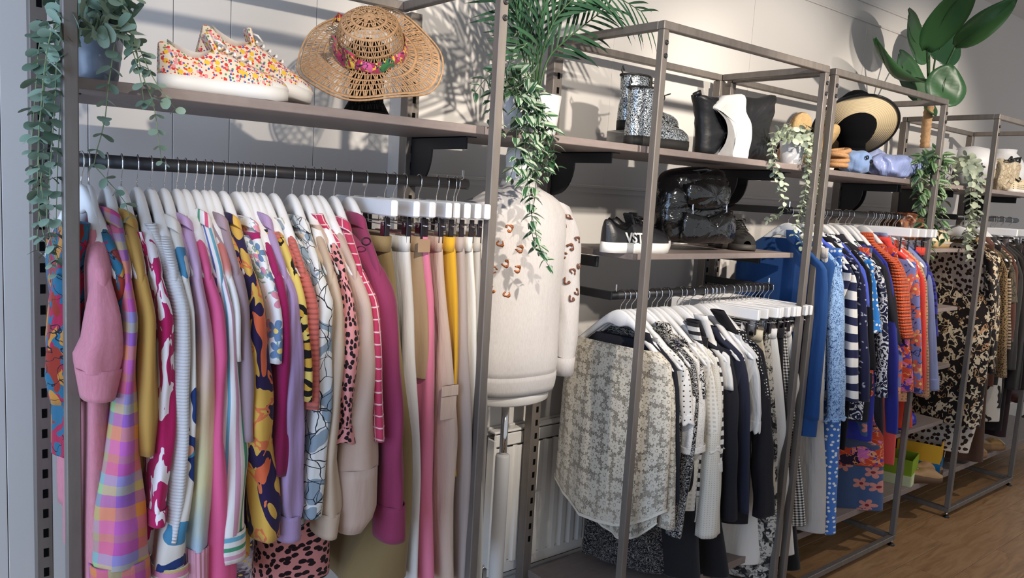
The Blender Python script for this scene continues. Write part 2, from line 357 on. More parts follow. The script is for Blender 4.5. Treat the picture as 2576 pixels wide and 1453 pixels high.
def stripes(axis, period, stops, warp=0.0):
    def b(g, uv):
        v = g.warp(uv, 6, warp) if warp else uv
        fr = g.math('FRACT', g.math('DIVIDE', g.sep(v)[axis], period)); return g.ramp(fr, stops)
    return b
def plaid(pu, pv, cu, cv):
    def b(g, uv):
        v = g.warp(uv, 40, 0.003); s_ = g.sep(v)
        a = g.ramp(g.math('FRACT', g.math('DIVIDE', s_[0], pu)), cu); c = g.ramp(g.math('FRACT', g.math('DIVIDE', s_[1], pv)), cv); return g.mix(0.5, a, c)
    return b
def blotch(base, layers, warp=0.05, wsc=8):
    # layers: (scale, lo, hi, colour, stretch)
    def b(g, uv):
        c = lin(base)
        for i, (sc, lo, hi, col, st) in enumerate(layers):
            v = g.warp(g.map(uv, (1, st, 1), (i*3.1+.7, i*1.7, 0)), wsc, warp); n = g.noise(v, sc, 2.0, 0.45, 0.4)
            f = g.math('MULTIPLY', g.math('GREATER_THAN', n, lo), g.lt(n, hi)); c = g.mix(f, c, col)
        return c
    return b
def spots(base, col, sc, th, rnd=0.85, col2=None, warp=0.0, wsc=60, st=1.0):
    def b(g, uv):
        v = g.map(uv, (1, st, 1)); v = g.warp(v, wsc, warp) if warp else v
        d = g.vor(v, sc, 'F1', rnd); c = g.mix(g.lt(d, th), base, col)
        if col2: c = g.mix(g.lt(d, th*0.5), c, col2)
        return c
    return b
def leopard(base, ring, core, sc=22, warp=0.03):
    def b(g, uv):
        v = g.warp(uv, 30, warp); d = g.vor(v, sc, 'F1', 1.0); e = g.noise(g.map(uv, (1, 1, 1), (5, 2, 0)), sc*1.3, 2)
        rg = g.math('MULTIPLY', g.math('GREATER_THAN', d, 0.24), g.lt(d, 0.50)); rg = g.math('MULTIPLY', rg, g.math('GREATER_THAN', e, 0.42))
        c = g.mix(g.lt(d, 0.26), base, core); return g.mix(rg, c, ring)
    return b
def flowers(base, petals, sc, warp=0.01, leaf=None, centre='#f2d27a', n=5):
    def b(g, uv):
        c = lin(base)
        if leaf:
            nn = g.noise(g.warp(uv, 18, 0.05), sc*1.7, 2, 0.5, 1.0); c = g.mix(g.math('MULTIPLY', g.math('GREATER_THAN', nn, 0.56), g.lt(nn, 0.63)), c, leaf)
        for i, pc in enumerate(petals):
            v = g.map(uv, (1, 1, 1), (i*0.37+.11, i*0.53, 0)); vn = g.n('ShaderNodeTexVoronoi', voronoi_dimensions='2D'); g.set(vn.inputs['Vector'], v); vn.inputs['Scale'].default_value = sc
            pos = vn.outputs['Position']; sb = g.n('ShaderNodeVectorMath', operation='SUBTRACT'); g.set(sb.inputs[0], v); g.set(sb.inputs[1], pos)
            s_ = g.sep(sb.outputs[0]); an = g.math('ARCTAN2', s_[1], s_[0]); ln = g.n('ShaderNodeVectorMath', operation='LENGTH'); g.set(ln.inputs[0], sb.outputs[0])
            rad = g.math('MULTIPLY_ADD', g.math('ABSOLUTE', g.math('SINE', g.math('MULTIPLY', an, n/2.0))), 0.22/sc, 0.14/sc)
            f = g.lt(ln.outputs['Value'], rad); c = g.mix(f, c, pc); c = g.mix(g.lt(ln.outputs['Value'], 0.08/sc), c, centre)
        return c
    return b
def lineart(base, patch, line, sc):
    def b(g, uv):
        v = g.warp(uv, 14, 0.05); nn = g.noise(v, 9, 2); c = g.ramp(nn, [(0, base), (0.50, base), (0.53, patch), (0.64, base)])
        d = g.vor(v, sc, 'DISTANCE_TO_EDGE'); c = g.mix(g.lt(d, 0.022), c, line); d2 = g.vor(g.map(v, (1, .45, 1), (1, 2, 0), (0, 0, .5)), sc*1.1, 'DISTANCE_TO_EDGE'); return g.mix(g.lt(d2, 0.018), c, line)
    return b
def lacecol(hi, lo, sc):
    def b(g, uv):
        f1, d1 = petal(g, uv, sc, 8, .26, .46); f2, d2 = petal(g, g.map(uv, (1, 1, 1), (.013, .021, 0)), sc*1.9, 5, .16, .36); return g.mix(g.math('MAXIMUM', f1, f2), lo, hi)
    return b
def petal(g, v, sc, n, r0, r1):
    vn = g.n('ShaderNodeTexVoronoi', voronoi_dimensions='2D'); g.set(vn.inputs['Vector'], v); vn.inputs['Scale'].default_value = sc; vn.inputs['Randomness'].default_value = 0.45
    sb = g.n('ShaderNodeVectorMath', operation='SUBTRACT'); g.set(sb.inputs[0], v); g.set(sb.inputs[1], vn.outputs['Position']); s_ = g.sep(sb.outputs[0]); an = g.math('ARCTAN2', s_[1], s_[0]); ln = g.n('ShaderNodeVectorMath', operation='LENGTH'); g.set(ln.inputs[0], sb.outputs[0]); d = ln.outputs['Value']
    rad = g.math('MULTIPLY_ADD', g.math('ABSOLUTE', g.math('SINE', g.math('MULTIPLY', an, n/2.0))), (r1-r0)/sc, r0/sc); fl = g.lt(d, rad)
    ring = g.math('MULTIPLY', g.math('GREATER_THAN', d, 0.09/sc), g.lt(d, 0.14/sc)); return g.math('SUBTRACT', fl, ring), d
def laceal(sc, rows=True, mn=0.0):
    def b(g, uv):
        f1, d1 = petal(g, uv, sc, 8, .26, .46); f2, d2 = petal(g, g.map(uv, (1, 1, 1), (.013, .021, 0)), sc*1.9, 5, .16, .36)
        hole = g.lt(g.vor(uv, sc*11, 'F1', .25), .33); cell = g.math('MULTIPLY', hole, g.math('SUBTRACT', 1.0, g.math('MAXIMUM', f1, f2))); return g.math('MAXIMUM', g.math('SUBTRACT', 1.0, cell), mn)
    return b
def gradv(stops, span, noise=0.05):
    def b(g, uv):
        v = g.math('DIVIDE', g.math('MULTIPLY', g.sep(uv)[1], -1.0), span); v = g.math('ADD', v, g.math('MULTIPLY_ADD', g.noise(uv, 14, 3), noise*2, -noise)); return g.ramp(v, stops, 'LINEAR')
    return b
def checks(a, b_, fr, mid=None):
    def b(g, uv):
        s_ = g.sep(uv); u = g.math('GREATER_THAN', g.math('SINE', g.math('MULTIPLY', s_[0], fr*6.283)), 0); v = g.math('GREATER_THAN', g.math('SINE', g.math('MULTIPLY', s_[1], fr*6.283)), 0)
        if mid: return g.mix(v, g.mix(u, a, mid), g.mix(u, mid, b_))
        return g.mix(g.math('MULTIPLY', u, v), a, b_)
    return b
def windowpane(base, line, fr, w=0.12):
    def b(g, uv):
        s_ = g.sep(g.warp(uv, 60, 0.004)); u = g.lt(g.math('FRACT', g.math('MULTIPLY', s_[0], fr)), w); v = g.lt(g.math('FRACT', g.math('MULTIPLY', s_[1], fr)), w); return g.mix(g.math('MAXIMUM', u, v), base, line)
    return b
def twigs(base, line, sc, th=0.05, st=0.5):
    def b(g, uv):
        v = g.warp(g.map(uv, (1, st, 1)), 25, 0.03); n = g.noise(v, sc, 2, 0.5, 2.0); f = g.lt(g.math('ABSOLUTE', g.math('SUBTRACT', n, 0.5)), th*0.5); d = g.vor(uv, sc*1.6, 'F1'); return g.mix(g.math('MAXIMUM', f, g.lt(d, 0.12)), base, line)
    return b

# ================================================================== hangers
M_HANG = plain('white_hanger_wood', '#e6e6e8', 0.35, 0, 0.5, 0.015)
M_CLIPDK = plain('dark_clip', '#2a2226', 0.35, 0.5, 0.5, 0.05)
def drop(a): return 0.92*(math.sqrt(a*a+0.0016)-0.04)
HW = 0.215
def hanger_mesh():
    ys = np.linspace(-HW, HW, 37); rings = []
    for y in ys:
        a = abs(y); zt = -drop(a); e = a/HW; th = 0.030+0.030*math.exp(-(a/0.035)**2)-0.006*e; endr = max(0.12, math.sqrt(max(0, 1-((a-(HW-0.02))/0.0201)**2))) if a > HW-0.02 else 1.0
        hx = (0.008+0.004*min(1, a/0.12))*endr; zc = zt-th/2; hh = th/2*endr; b = min(hx, hh)*0.55
        rings.append([(-hx+b, y, zc+hh), (-hx, y, zc+hh-b), (-hx, y, zc-hh+b), (-hx+b, y, zc-hh), (hx-b, y, zc-hh), (hx, y, zc-hh+b), (hx, y, zc+hh-b), (hx-b, y, zc+hh)])
    m = MB(); m.loft(rings, True, True); return m.mesh('hanger_body', M_HANG, True)
HB = hanger_mesh()
def arc(cx, cz, r, a0, a1, n): return [(0, cx+r*math.cos(a0+(a1-a0)*i/n), cz+r*math.sin(a0+(a1-a0)*i/n)) for i in range(n+1)]
def hook_mesh(nm):
    pts = [(0, 0, -0.008), (0, 0, 0.012), (0, -0.003, 0.020), (0, -0.014, 0.034), (0, -0.0185, 0.042)]+arc(0, 0.050, 0.0185, math.pi*1.08, math.pi*-0.15, 10)
    m = MB(); m.tube(pts, 0.0016, 6); return m.mesh(nm, M_CHROME, True)
HK = hook_mesh('hook')
mb = MB(); mb.tube([(0, -0.175, -0.178), (0, 0.175, -0.178)], 0.0055, 8); HBAR = mb.mesh('trouser_bar', M_HANG, True)
mb = MB(); mb.box((0, 0, -0.020), (0.018, 0.385, 0.040), bev=0.003); CB = mb.mesh('wooden_bar', M_HANG)
mb = MB()
for s in (-1, 1): mb.tube([(0, s*0.03, -0.036), (0, s*0.03, -0.060), (0, s*0.17, -0.062)], 0.0018, 6)
CR_ = mb.mesh('clip_rod', M_CHROME, True)
mb = MB(); mb.prism([(-0.010, 0.0), (0.010, 0.0), (0.012, -0.03), (0.009, -0.055), (-0.009, -0.055), (-0.012, -0.03)], -0.0065, 0.0065, lambda a, b, d: (d, a, b)); mb.tube([(-0.008, 0, -0.006), (0.008, 0, -0.006)], 0.006, 8); CLP = mb.mesh('clip', M_CHROME)
mb = MB(); mb.box((0, -0.0155, -0.020), (0.013, 0.004, 0.062), bev=0.001); CLPD = mb.mesh('clip_pad', M_CLIPDK)
def hanger(x, zr, rz, label, clip=False, ry=RY, ty=0.0):
    z0 = zr-0.050
    o = empty('clip_hanger' if clip else 'coat_hanger', (x, ry, z0), rz, label, 'hanger', 'white clip hangers' if clip else 'white wooden coat hangers')
    link('hook', HK, o)
    if clip:
        link('wooden_bar', CB, o); link('clip_rod', CR_, o)
        for s in (-1, 1):
            c = link('clip', CLP, o, (0, s*0.135, -0.055)); link('clip_pad', CLPD, c)
    else:
        link('hanger_body', HB, o); link('trouser_bar', HBAR, o)
    return o

# ================================================================== garments
def ell(cx, cy, z, hx, hy, n, p=2.4, wob=0.0, ph=0.0, k=3):
    out = []
    for j in range(n):
        t = 2*math.pi*j/n; c, s = math.cos(t), math.sin(t); q = 2.0/p
        f = 1+wob*math.sin(k*t+ph)
        out.append((cx+hx*f*math.copysign(abs(c)**q, c), cy-hy*math.copysign(abs(s)**q, s)*(1+wob*0.3*math.cos(k*t+ph)), z))
    return out
def interp(rows, z):
    zs = [r[0] for r in rows]
    return [float(np.interp(-z, [-a for a in zs], [r[k] for r in rows])) for k in range(1, len(rows[0]))]
GNUM = [0]
def oblique(p):                # how much depth shows in the photo compared with width, at this point
    def px(q): d = np.asarray(q)-CAM; return (d@RT)/(d@FW)
    b = px(p); return abs(px(p+np.array([0, -.01, 0]))-b)/max(1e-9, abs(px(p+np.array([.01, 0, 0]))-b))
def garment(label, cat, mat, hookx, zr, rows, nm='top', cuff=None, collar=None, hem=None, neck=0.08, th=0.017, body=True, ydep=0.050, yf=-0.505, cuffmat=None, backsleeve=0.30, bodymat=None, hanglab=None, tilt=None, hemtrim=None, bodyhw=0.175, frill=False, shoulder=True, wob=0.07, fan=0.55, hemcurve=0.0):
    """rows: photo rows (py, xl, xr) of the front sleeve or front edge, taken at depth yf."""
    GNUM[0] += 1; rg = random.Random(GNUM[0]*13+5); z0 = zr-0.050; neck = min(0.15, neck+0.034) if abs(zr-ZB) > .01 else min(0.168, neck+0.062)
    R = []
    for (py, xl, xr) in rows:
        a_, b_ = at(xl, py, yf), at(xr, py, yf); hb0 = abs(b_[0]-a_[0])/2; q_ = oblique(b_)
        if q_ > 0.8: ydep = min(ydep, 0.028); h1 = min(0.052, max(0.012, hb0-ydep*q_*0.55)); R.append(((a_[2]+b_[2])/2, b_[0]-h1, h1))
        else: R.append(((a_[2]+b_[2])/2, (a_[0]+b_[0])/2, hb0))
    R.sort(key=lambda r: -r[0])
    tz = z0-0.150; xt = interp(R, tz)[0] if R else hookx; hookx = min(max(hookx, xt-0.05), xt+0.05)
    rz = math.atan2(xt-hookx, HW)*1.0 if tilt is None else tilt
    rz = max(-0.5, min(0.5, rz))
    H = hanger(hookx, zr, rz, hanglab or ('white wooden hanger carrying the '+label)[:120])
    t = empty(nm, (hookx, RY, z0), 0, label, cat)
    L = lambda p: (p[0]-hookx, p[1]-RY, p[2]-z0)
    # shoulder + body : loft in height, wide along the hanger, thin across it
    hemz = hem if hem is not None else z0-0.66
    if body:
        rings = []; zs = list(np.linspace(z0-drop(neck), z0-drop(HW-0.01), 8))+list(np.linspace(z0-0.20, hemz, 16)); ph = rg.random()*6
        for i, z in enumerate(zs):
            d = z0-z
            if i < 8: a = neck+(HW+0.004-neck)*((i/7.0)**0.9)
            else:
                u = (i-8)/15.0; a = HW+0.004-(HW+0.004-bodyhw)*min(1, u*4)
            xo = interp(R, min(z, R[0][0]))[0]-hookx if R else 0.0
            ring = []; N = 36
            for j in range(N):
                tt = 2*math.pi*j/N; c, s_ = math.cos(tt), math.sin(tt); y = -a*math.copysign(abs(s_)**0.7, s_)
                hx = th*(1.15 if i < 8 else 1.0+0.5*min(1, (d-0.17)/0.5)); x = hx*math.copysign(abs(c)**0.8, c)
                k = max(0.0, min(1.0, -y/HW)); lin_ = -y*math.tan(rz)
                xx = (lin_ if i < 8 else (lin_*(1-k)+ (xo*fan+lin_*(1-fan))*k))
                fold = 0.008*min(1, max(0, (d-0.2)/0.3))*(math.sin(y*38+ph)+0.6*math.sin(y*71+ph*2+d*3))
                zz = 0.0
                if i >= 8: zz = -hemcurve*((i-8)/15.0)**2*(1-(y/a)**2)
                ring.append((x+xx+fold, y, z-z0+zz))
            rings.append(ring)
        m = MB(); m.loft(rings); sub(m.build('body', bodymat or mat, t, True), 1)
        if hemtrim:
            m = MB(); m.loft([[(x*1.06, y*1.01, z+0.005) for x, y, z in rings[-1]], [(x*1.06, y*1.01, z-0.006) for x, y, z in rings[-1]]]); m.build('hem_band', hemtrim, t, True)
    # front sleeve
    def sleeve(Rw, sgn, yc, name='sleeve'):
        n = 26; ztop, zbot = Rw[0][0], Rw[-1][0]; ph = rg.random()*6; K = max(10, int((ztop-zbot)/0.018)); cz = zbot+cuff if (cuff and name == 'sleeve') else None
        wr = [(rg.randint(1, 3), rg.uniform(8, 34), rg.random()*6, rg.uniform(0.02, 0.055)) for _ in range(5)]
        def ring(z, grow=1.0, smooth=False, yy=None):
            xc, hb = interp(Rw, z); d = z0-z; u = (ztop-z)/max(1e-6, ztop-zbot); dep = ydep
            if yy is None:
                yy = yc
                if shoulder:
                    aa = math.sqrt(max(0.0, (min(d, 0.17)/0.92+0.04)**2-0.0016)); aa = max(neck, min(HW, aa)); ys = RY-sgn*(aa-0.030); k = max(0.0, min(1, (d-0.15)/0.10)); k = k*k*(3-2*k)
                    yy = ys*(1-k)+yc*k; dep = 0.026*(1-k)+ydep*k
                    hb = hb*(0.80+0.20*k) if d < 0.25 else hb
            out = []
            for j in range(n):
                t_ = 2*math.pi*j/n; c, s_ = math.cos(t_), math.sin(t_); f = 1.0
                if not smooth:
                    f += wob*min(1, u*1.6)*math.cos(5*t_+ph+0.8*z)+sum(am*min(1, 0.3+u*2)*math.sin(k_*t_+fz*z+p_) for k_, fz, p_, am in wr)*0.9
                q = 0.86; out.append(L((xc+hb*grow*math.copysign(abs(c)**q, c)*f, yy-dep*math.copysign(abs(s_)**q, s_)*f, z)))
            return out
        zend = cz if cz is not None else zbot; m = MB(); m.loft([ring(ztop+(zend-ztop)*i/K) for i in range(K+1)], False, False); o = m.build(name, mat, t, True)
        if cz is None: s2 = o.modifiers.new('s', 'SOLIDIFY'); s2.thickness = 0.0025
        if cz is not None:
            Rc = []
            for i in range(7):
                u = i/6.0; z = cz+0.004+(zbot-cz-0.004)*u; g_ = 1.02 if not frill else (0.78+0.55*u)
                r_ = ring(z, g_, not frill, yc)
                if frill: cxm = sum(p[0] for p in r_)/n; r_ = [(cxm+(p[0]-cxm)*(1+0.25*u*math.sin(j*2*math.pi/n*6)), p[1], p[2]-0.006*u*math.sin(j*2*math.pi/n*6)) for j, p in enumerate(r_)]
                Rc.append(r_)
            m = MB(); m.loft(Rc, False, False); cu = m.build('cuff', cuffmat or mat, o, True); cu.modifiers.new('s', 'SOLIDIFY').thickness = 0.003
        return o
    if len(R) > 1: sleeve(R, 1, yf+0.012)
    if backsleeve:
        zb = z0-0.13; Rb = [(zb, hookx+0.215*math.tan(-rz)*0.5, 0.016), (zb-0.1, hookx, 0.022), (zb-backsleeve, hookx, 0.024)]
        sleeve(Rb, -1, RY+HW-0.02, 'back_sleeve')
    if collar:
        cw = collar if isinstance(collar, float) else 0.032; rings = []
        for i, (dz, sc_) in enumerate(((-0.012, 1.0), (0.004, 1.0), (0.010, 1.04), (0.004, 1.12), (-0.016, 1.22))):
            ring = []
            for j in range(24):
                tt = 2*math.pi*j/24; y = -(neck+0.006)*sc_*math.sin(tt); x = (th*1.25)*sc_*math.cos(tt); ring.append((x-y*math.tan(rz), y, -drop(neck)+dz*cw/0.032-0.016*math.cos(tt)*sc_+0.010*(abs(math.sin(tt))-1)))
            rings.append(ring)
        m = MB(); m.loft(rings); o = m.build('collar', mat, t, True); o.modifiers.new('s', 'SOLIDIFY').thickness = 0.002; sub(o, 1)
    return t
def trousers(label, mat, hookx, zr, rows, nm='trousers', cat='trousers', yf=-0.455, yback=-0.16, hanglab=None, band=True, tilt=None, clip=True, legs=True):
    GNUM[0] += 1; rg = random.Random(GNUM[0]*17+3); z0 = zr-0.050; R = []
    for (py, xl, xr) in rows:
        a_, b_ = at(xl, py, yf), at(xr, py, yf); hb0 = abs(b_[0]-a_[0])/2
        if oblique(b_) > 0.8: h1 = min(0.055, max(0.011, hb0*0.68)); R.append(((a_[2]+b_[2])/2, b_[0]-h1, h1)); yback = max(yback, -0.11)
        else: R.append(((a_[2]+b_[2])/2, (a_[0]+b_[0])/2, hb0))
    R.sort(key=lambda r: -r[0]); hookx = min(max(hookx, R[0][1]-0.05), R[0][1]+0.05); rz = math.atan2(R[0][1]-hookx, 0.155) if tilt is None else tilt; rz = max(-0.5, min(0.5, rz))
    if clip: hanger(hookx, zr, rz, hanglab or ('white clip hanger gripping the '+label)[:120], True)
    t = empty(nm, (hookx, RY, z0), 0, label, cat); L = lambda p: (p[0]-hookx, p[1]-RY, p[2]-z0)
    ztop, zbot = z0-0.095, R[-1][0]; R[0] = (max(R[0][0], ztop),)+R[0][1:]; K = max(8, int((ztop-zbot)/0.03)); ph = rg.random()*6; n = 34; rings = []; nb = 2
    for i in range(K+1):
        z = ztop+(zbot-ztop)*i/K; xc, hb = interp(R, z); ring = []; u = i/K
        f0 = yf-0.008*math.sin(u*5+ph); b0 = yback+0.05*u; cy, hy = (f0+b0)/2, (b0-f0)/2
        for j in range(n):
            tt = 2*math.pi*j/n; c, s_ = math.cos(tt), math.sin(tt); yv = -hy*math.copysign(abs(s_)**0.75, s_); k = (0.5-yv/(2*hy))
            hx = 0.011+(hb-0.011)*k**0.6; bx = (hookx+(xc-hookx)*k)
            fold = 0.008*min(1, u*3)*(math.sin(yv*47+ph)+0.5*math.sin(yv*90+ph*3+z*6))
            ring.append(L((bx+hx*math.copysign(abs(c)**0.85, c)+fold, cy+yv, z)))
        rings.append(ring)
    m = MB(); m.loft(rings, True, False); o = m.build('legs' if legs else 'skirt', mat, t, True); o.modifiers.new('s', 'SOLIDIFY').thickness = 0.002; sub(o, 1)
    if band:
        r0 = rings[0]; cx_ = sum(p[0] for p in r0)/n
        m = MB(); m.loft([[((p[0]-cx_)*1.08+cx_, p[1]*1.005, p[2]+0.006) for p in rings[0]], [((p[0]-cx_)*1.10+cx_, p[1]*1.005, p[2]-0.032) for p in rings[0]]]); w_ = m.build('waistband', mat, t, True); w_.modifiers.new('s', 'SOLIDIFY').thickness = 0.003
    return t
def hx(px, py, z): # hook pixel -> rail x
    return float(at(px, py, RY)[0])
# ================================================================== rail A : pink and pastel tops
def railpx(px, zr):            # x on the rail (depth RY, height zr) seen at photo column px
    lo, hi = -1.3, 4.6
    for _ in range(50):
        mid = (lo+hi)/2; d = np.array([mid, RY, zr+0.015])-CAM; q = 1288+F_PX*(d@RT)/(d@FW)
        if q < px: lo = mid
        else: hi = mid
    return (lo+hi)/2
ha = lambda px: railpx(px, ZA)
BLK = '#1b1a20'
garment('multicoloured teal red and orange patterned blouse', 'blouse', F('abstract', build=blotch('#2a6480', [(16, .50, .58, '#a02848', .7), (16, .58, .9, '#b87f38', .7), (16, .2, .42, '#8f3226', .7), (24, .47, .49, '#20222e', 1)], .04, 9)), ha(204), ZA,
        [(560, 186, 224), (700, 140, 222), (850, 118, 212), (940, 118, 205), (1010, 132, 200)], 'blouse', neck=.09, hem=1.02, yf=-.415, ydep=.040, fan=0.0, tilt=.12, shoulder=False)
garment('dusty pink marl sweatshirt with wide turned short sleeve', 'sweatshirt', F('dustypink', build=solid('#b5707d', .35), weave=420, wv=.25), ha(223), ZA,
        [(585, 240, 268), (700, 229, 287), (850, 212, 312), (892, 192, 316), (1000, 212, 285)], 'sweatshirt', neck=.115, cuff=.055, hem=.80, backsleeve=.62, bodyhw=.20, th=.026)
garment('pastel rainbow plaid shirt with rolled collar', 'shirt', F('plaid', build=plaid(.115, .16, [(0, '#c8508e'), (.2, '#d8883c'), (.4, '#9a62b0'), (.6, '#d08088'), (.8, '#86b088')], [(0, '#cc58a0'), (.17, '#d88a34'), (.34, '#8456a8'), (.5, '#a0bc78'), (.62, '#7898bc'), (.75, '#c84484'), (.9, '#c07458')])), ha(269), ZA,
        [(575, 284, 314), (680, 300, 335), (800, 303, 342), (950, 294, 340), (1100, 270, 345), (1250, 248, 360), (1395, 232, 372), (1470, 236, 376)], 'shirt', collar=.04, cuff=.05, neck=.065, hem=.83)
garment('mustard ochre cotton shirt with turned collar', 'shirt', F('mustard', col='#b98f4a'), ha(305), ZA, [(600, 326, 352), (700, 342, 374), (800, 345, 384), (950, 345, 388), (1050, 340, 392), (1135, 347, 380)], 'shirt', collar=.036, neck=.065, hem=.90)
garment('hot pink and white ikat print blouse', 'blouse', F('ikat', build=blotch('#f0e6e8', [(46, .48, .9, '#b8225f', .38)], .02, 34)), ha(345), ZA, [(590, 366, 390), (700, 384, 414), (800, 387, 432), (950, 392, 436), (1100, 376, 432), (1250, 370, 416), (1310, 370, 408)], 'blouse', neck=.11, cuff=.03, hem=.86)
garment('white ribbed knit jumper between ikat and pastel tops', 'jumper', F('whiterib', col='#e3e1e2', rib=(1, 150, .5)), ha(379), ZA, [(570, 397, 428), (680, 415, 460), (760, 428, 468), (900, 432, 470), (1100, 428, 468), (1250, 420, 456), (1350, 410, 434)], 'jumper', neck=.10, hem=.92, th=.020)
garment('cream blouse printed with navy and blue shapes', 'blouse', F('navyshape', build=blotch('#ded6cc', [(8, .54, .62, '#253a6e', 1), (8, .62, .9, '#4a86a8', 1), (8, .2, .36, '#d8a088', 1)], .05, 6)), ha(413), ZA, [(580, 430, 457), (680, 452, 479), (800, 462, 482), (1000, 464, 484), (1200, 440, 486), (1330, 400, 470), (1440, 386, 470)], 'blouse', collar=.036, neck=.075, cuff=.02, cuffmat=F('pinktrim', build=stripes(1, .03, [(0, '#e8e0d8'), (.4, '#d88aa8'), (.8, '#c8b070')])), hem=.80)
garment('pastel ombre cardigan fading lilac peach and blue', 'cardigan', F('ombre', build=gradv([(0, '#c3a0c8'), (.25, '#caa7b8'), (.42, '#dcc0a0'), (.58, '#d8d0a0'), (.72, '#a8bcc8'), (.86, '#9aa0c4'), (.95, '#e0a0b0')], 1.0), weave=380, wv=.3), ha(445), ZA, [(555, 459, 489), (650, 475, 514), (750, 484, 518), (850, 488, 530), (1000, 480, 545), (1150, 468, 540), (1300, 462, 522), (1380, 463, 518), (1470, 468, 516)], 'cardigan', collar=.03, neck=.07, cuff=.09, cuffmat=F('pinkrib', col='#d898a8', rib=(0, 130, .5)), hem=.76)
garment('bubblegum pink cotton shirt with front pleat', 'shirt', F('bubblegum', col='#e0618f'), ha(466), ZA, [(610, 500, 520), (750, 518, 550), (900, 528, 562), (1100, 518, 552), (1300, 516, 582), (1470, 500, 584)], 'shirt', neck=.11, hem=.70)
garment('multicolour striped shirt with buttoned cuff', 'shirt', F('mstripe', build=stripes(0, .105, [(0, '#ece6e4'), (.13, '#d0587a'), (.20, '#ece6e4'), (.33, '#4f9a78'), (.40, '#ece6e4'), (.5, '#d8a0b8'), (.58, '#ece6e4'), (.68, '#6fb0c8'), (.75, '#ece6e4'), (.85, '#5a6fb0'), (.92, '#ece6e4')])), ha(492), ZA, [(550, 502, 527), (610, 520, 548), (690, 543, 570), (800, 550, 582), (1000, 548, 608), (1150, 535, 618), (1330, 524, 612), (1400, 520, 612)], 'shirt', collar=.042, neck=.062, cuff=.062, cuffmat=F('mstripe2', build=stripes(1, .085, [(0, '#ece6e4'), (.13, '#d0587a'), (.22, '#ece6e4'), (.33, '#d8a0b8'), (.44, '#ece6e4'), (.55, '#4f9a78'), (.66, '#ece6e4'), (.8, '#6fb0c8'), (.92, '#ece6e4')])), hem=.78)
garment('white top with coral smocked strap', 'top', F('coralstrap', build=gradv([(0, '#d87f7a'), (.12, '#d98880'), (.16, '#ece6e2'), (1, '#e8e2e0')], .6)), ha(515), ZA, [(610, 549, 568), (680, 563, 582), (730, 568, 590), (900, 574, 596)], 'top', neck=.12, hem=.95, backsleeve=0)
garment('mauve grey collared blouse beside yellow print', 'blouse', F('mauve', col='#a08a92'), ha(532), ZA, [(565, 552, 588), (700, 580, 616), (900, 590, 628), (1100, 596, 634)], 'blouse', collar=.04, neck=.068, hem=.85)
garment('yellow blouse with navy and orange leaf print', 'blouse', F('yellowleaf', build=blotch('#d6a94e', [(13, .54, .66, '#2c2046', .55), (13, .2, .40, '#dd6a45', .55), (22, .60, .66, '#d8744a', .8)], .06, 9)), ha(562), ZA, [(560, 579, 603), (650, 600, 640), (720, 618, 652), (850, 615, 666), (1000, 612, 676), (1150, 620, 686), (1345, 640, 696)], 'blouse', collar=.03, neck=.065, hem=.80)
hanger(ha(596), ZA, .02, 'empty white wooden hanger between yellow print and white floral tops')
garment('white short sleeved top with blue and pink flowers', 'top', F('whitefloral', build=flowers('#e6e4e4', ['#d88aa0', '#6a86a8'], 14, leaf='#8aa49a')), ha(610), ZA, [(600, 638, 664), (700, 655, 692), (800, 673, 700), (905, 664, 703)], 'top', collar=.03, neck=.075, hem=.95, backsleeve=.2)
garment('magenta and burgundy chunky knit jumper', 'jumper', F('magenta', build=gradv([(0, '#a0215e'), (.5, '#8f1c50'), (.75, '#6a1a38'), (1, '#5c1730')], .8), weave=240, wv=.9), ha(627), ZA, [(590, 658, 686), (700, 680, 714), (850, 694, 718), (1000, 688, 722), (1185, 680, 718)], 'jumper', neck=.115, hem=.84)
garment('lilac chiffon blouse with long gathered sleeve', 'blouse', F('lilac', col='#a58bb0', fold=.6), ha(640), ZA, [(555, 662, 690), (640, 689, 716), (730, 711, 746), (850, 704, 752), (1000, 698, 758), (1150, 694, 758), (1265, 690, 754), (1285, 700, 748), (1348, 696, 748)], 'blouse', collar=.04, neck=.065, cuff=.055, hem=.88, wob=.13)
garment('yellow and black leopard print top', 'top', F('yleopard', build=leopard('#d8bc62', '#16130f', '#c89a3c', 24)), ha(659), ZA, [(585, 698, 722), (700, 729, 754), (850, 744, 764), (1000, 752, 770)], 'top', neck=.09, hem=.90, backsleeve=.2)
garment('terracotta ribbed knit jumper with drop shoulder', 'jumper', F('terracotta', col='#c4685d', rib=(1, 85, .5)), ha(690), ZA, [(590, 716, 742), (690, 750, 782), (770, 760, 792), (900, 762, 794), (1020, 758, 790)], 'jumper', neck=.10, hem=.92)
garment('white blouse with grey blue line drawn flowers', 'blouse', F('lineart', build=lineart('#d6d4d0', '#8796a2', '#2a2a30', 24)), ha(736), ZA, [(555, 738, 768), (650, 773, 816), (750, 788, 830), (900, 785, 828), (1050, 770, 824), (1200, 755, 810), (1290, 750, 800)], 'blouse', collar=.042, neck=.072, cuff=.03, hem=.84)
garment('sand beige sweatshirt with long cuffed sleeve', 'sweatshirt', F('sand', col='#bca58f'), ha(766), ZA, [(595, 788, 820), (690, 822, 850), (800, 828, 858), (950, 815, 852), (1150, 800, 842), (1265, 794, 852), (1285, 801, 846), (1342, 801, 836)], 'sweatshirt', neck=.10, cuff=.055, hem=.93)
garment('pink blouse with black dalmatian spots and frilled cuff', 'blouse', F('dalmatian', build=spots('#d8908e', '#22161a', 80, .36, .9, warp=.006, wsc=90, st=.75)), ha(788), ZA, [(640, 841, 870), (735, 854, 882), (850, 842, 896), (950, 838, 894), (1050, 842, 882), (1105, 826, 890)], 'blouse', neck=.12, cuff=.035, frill=True, hem=1.0)
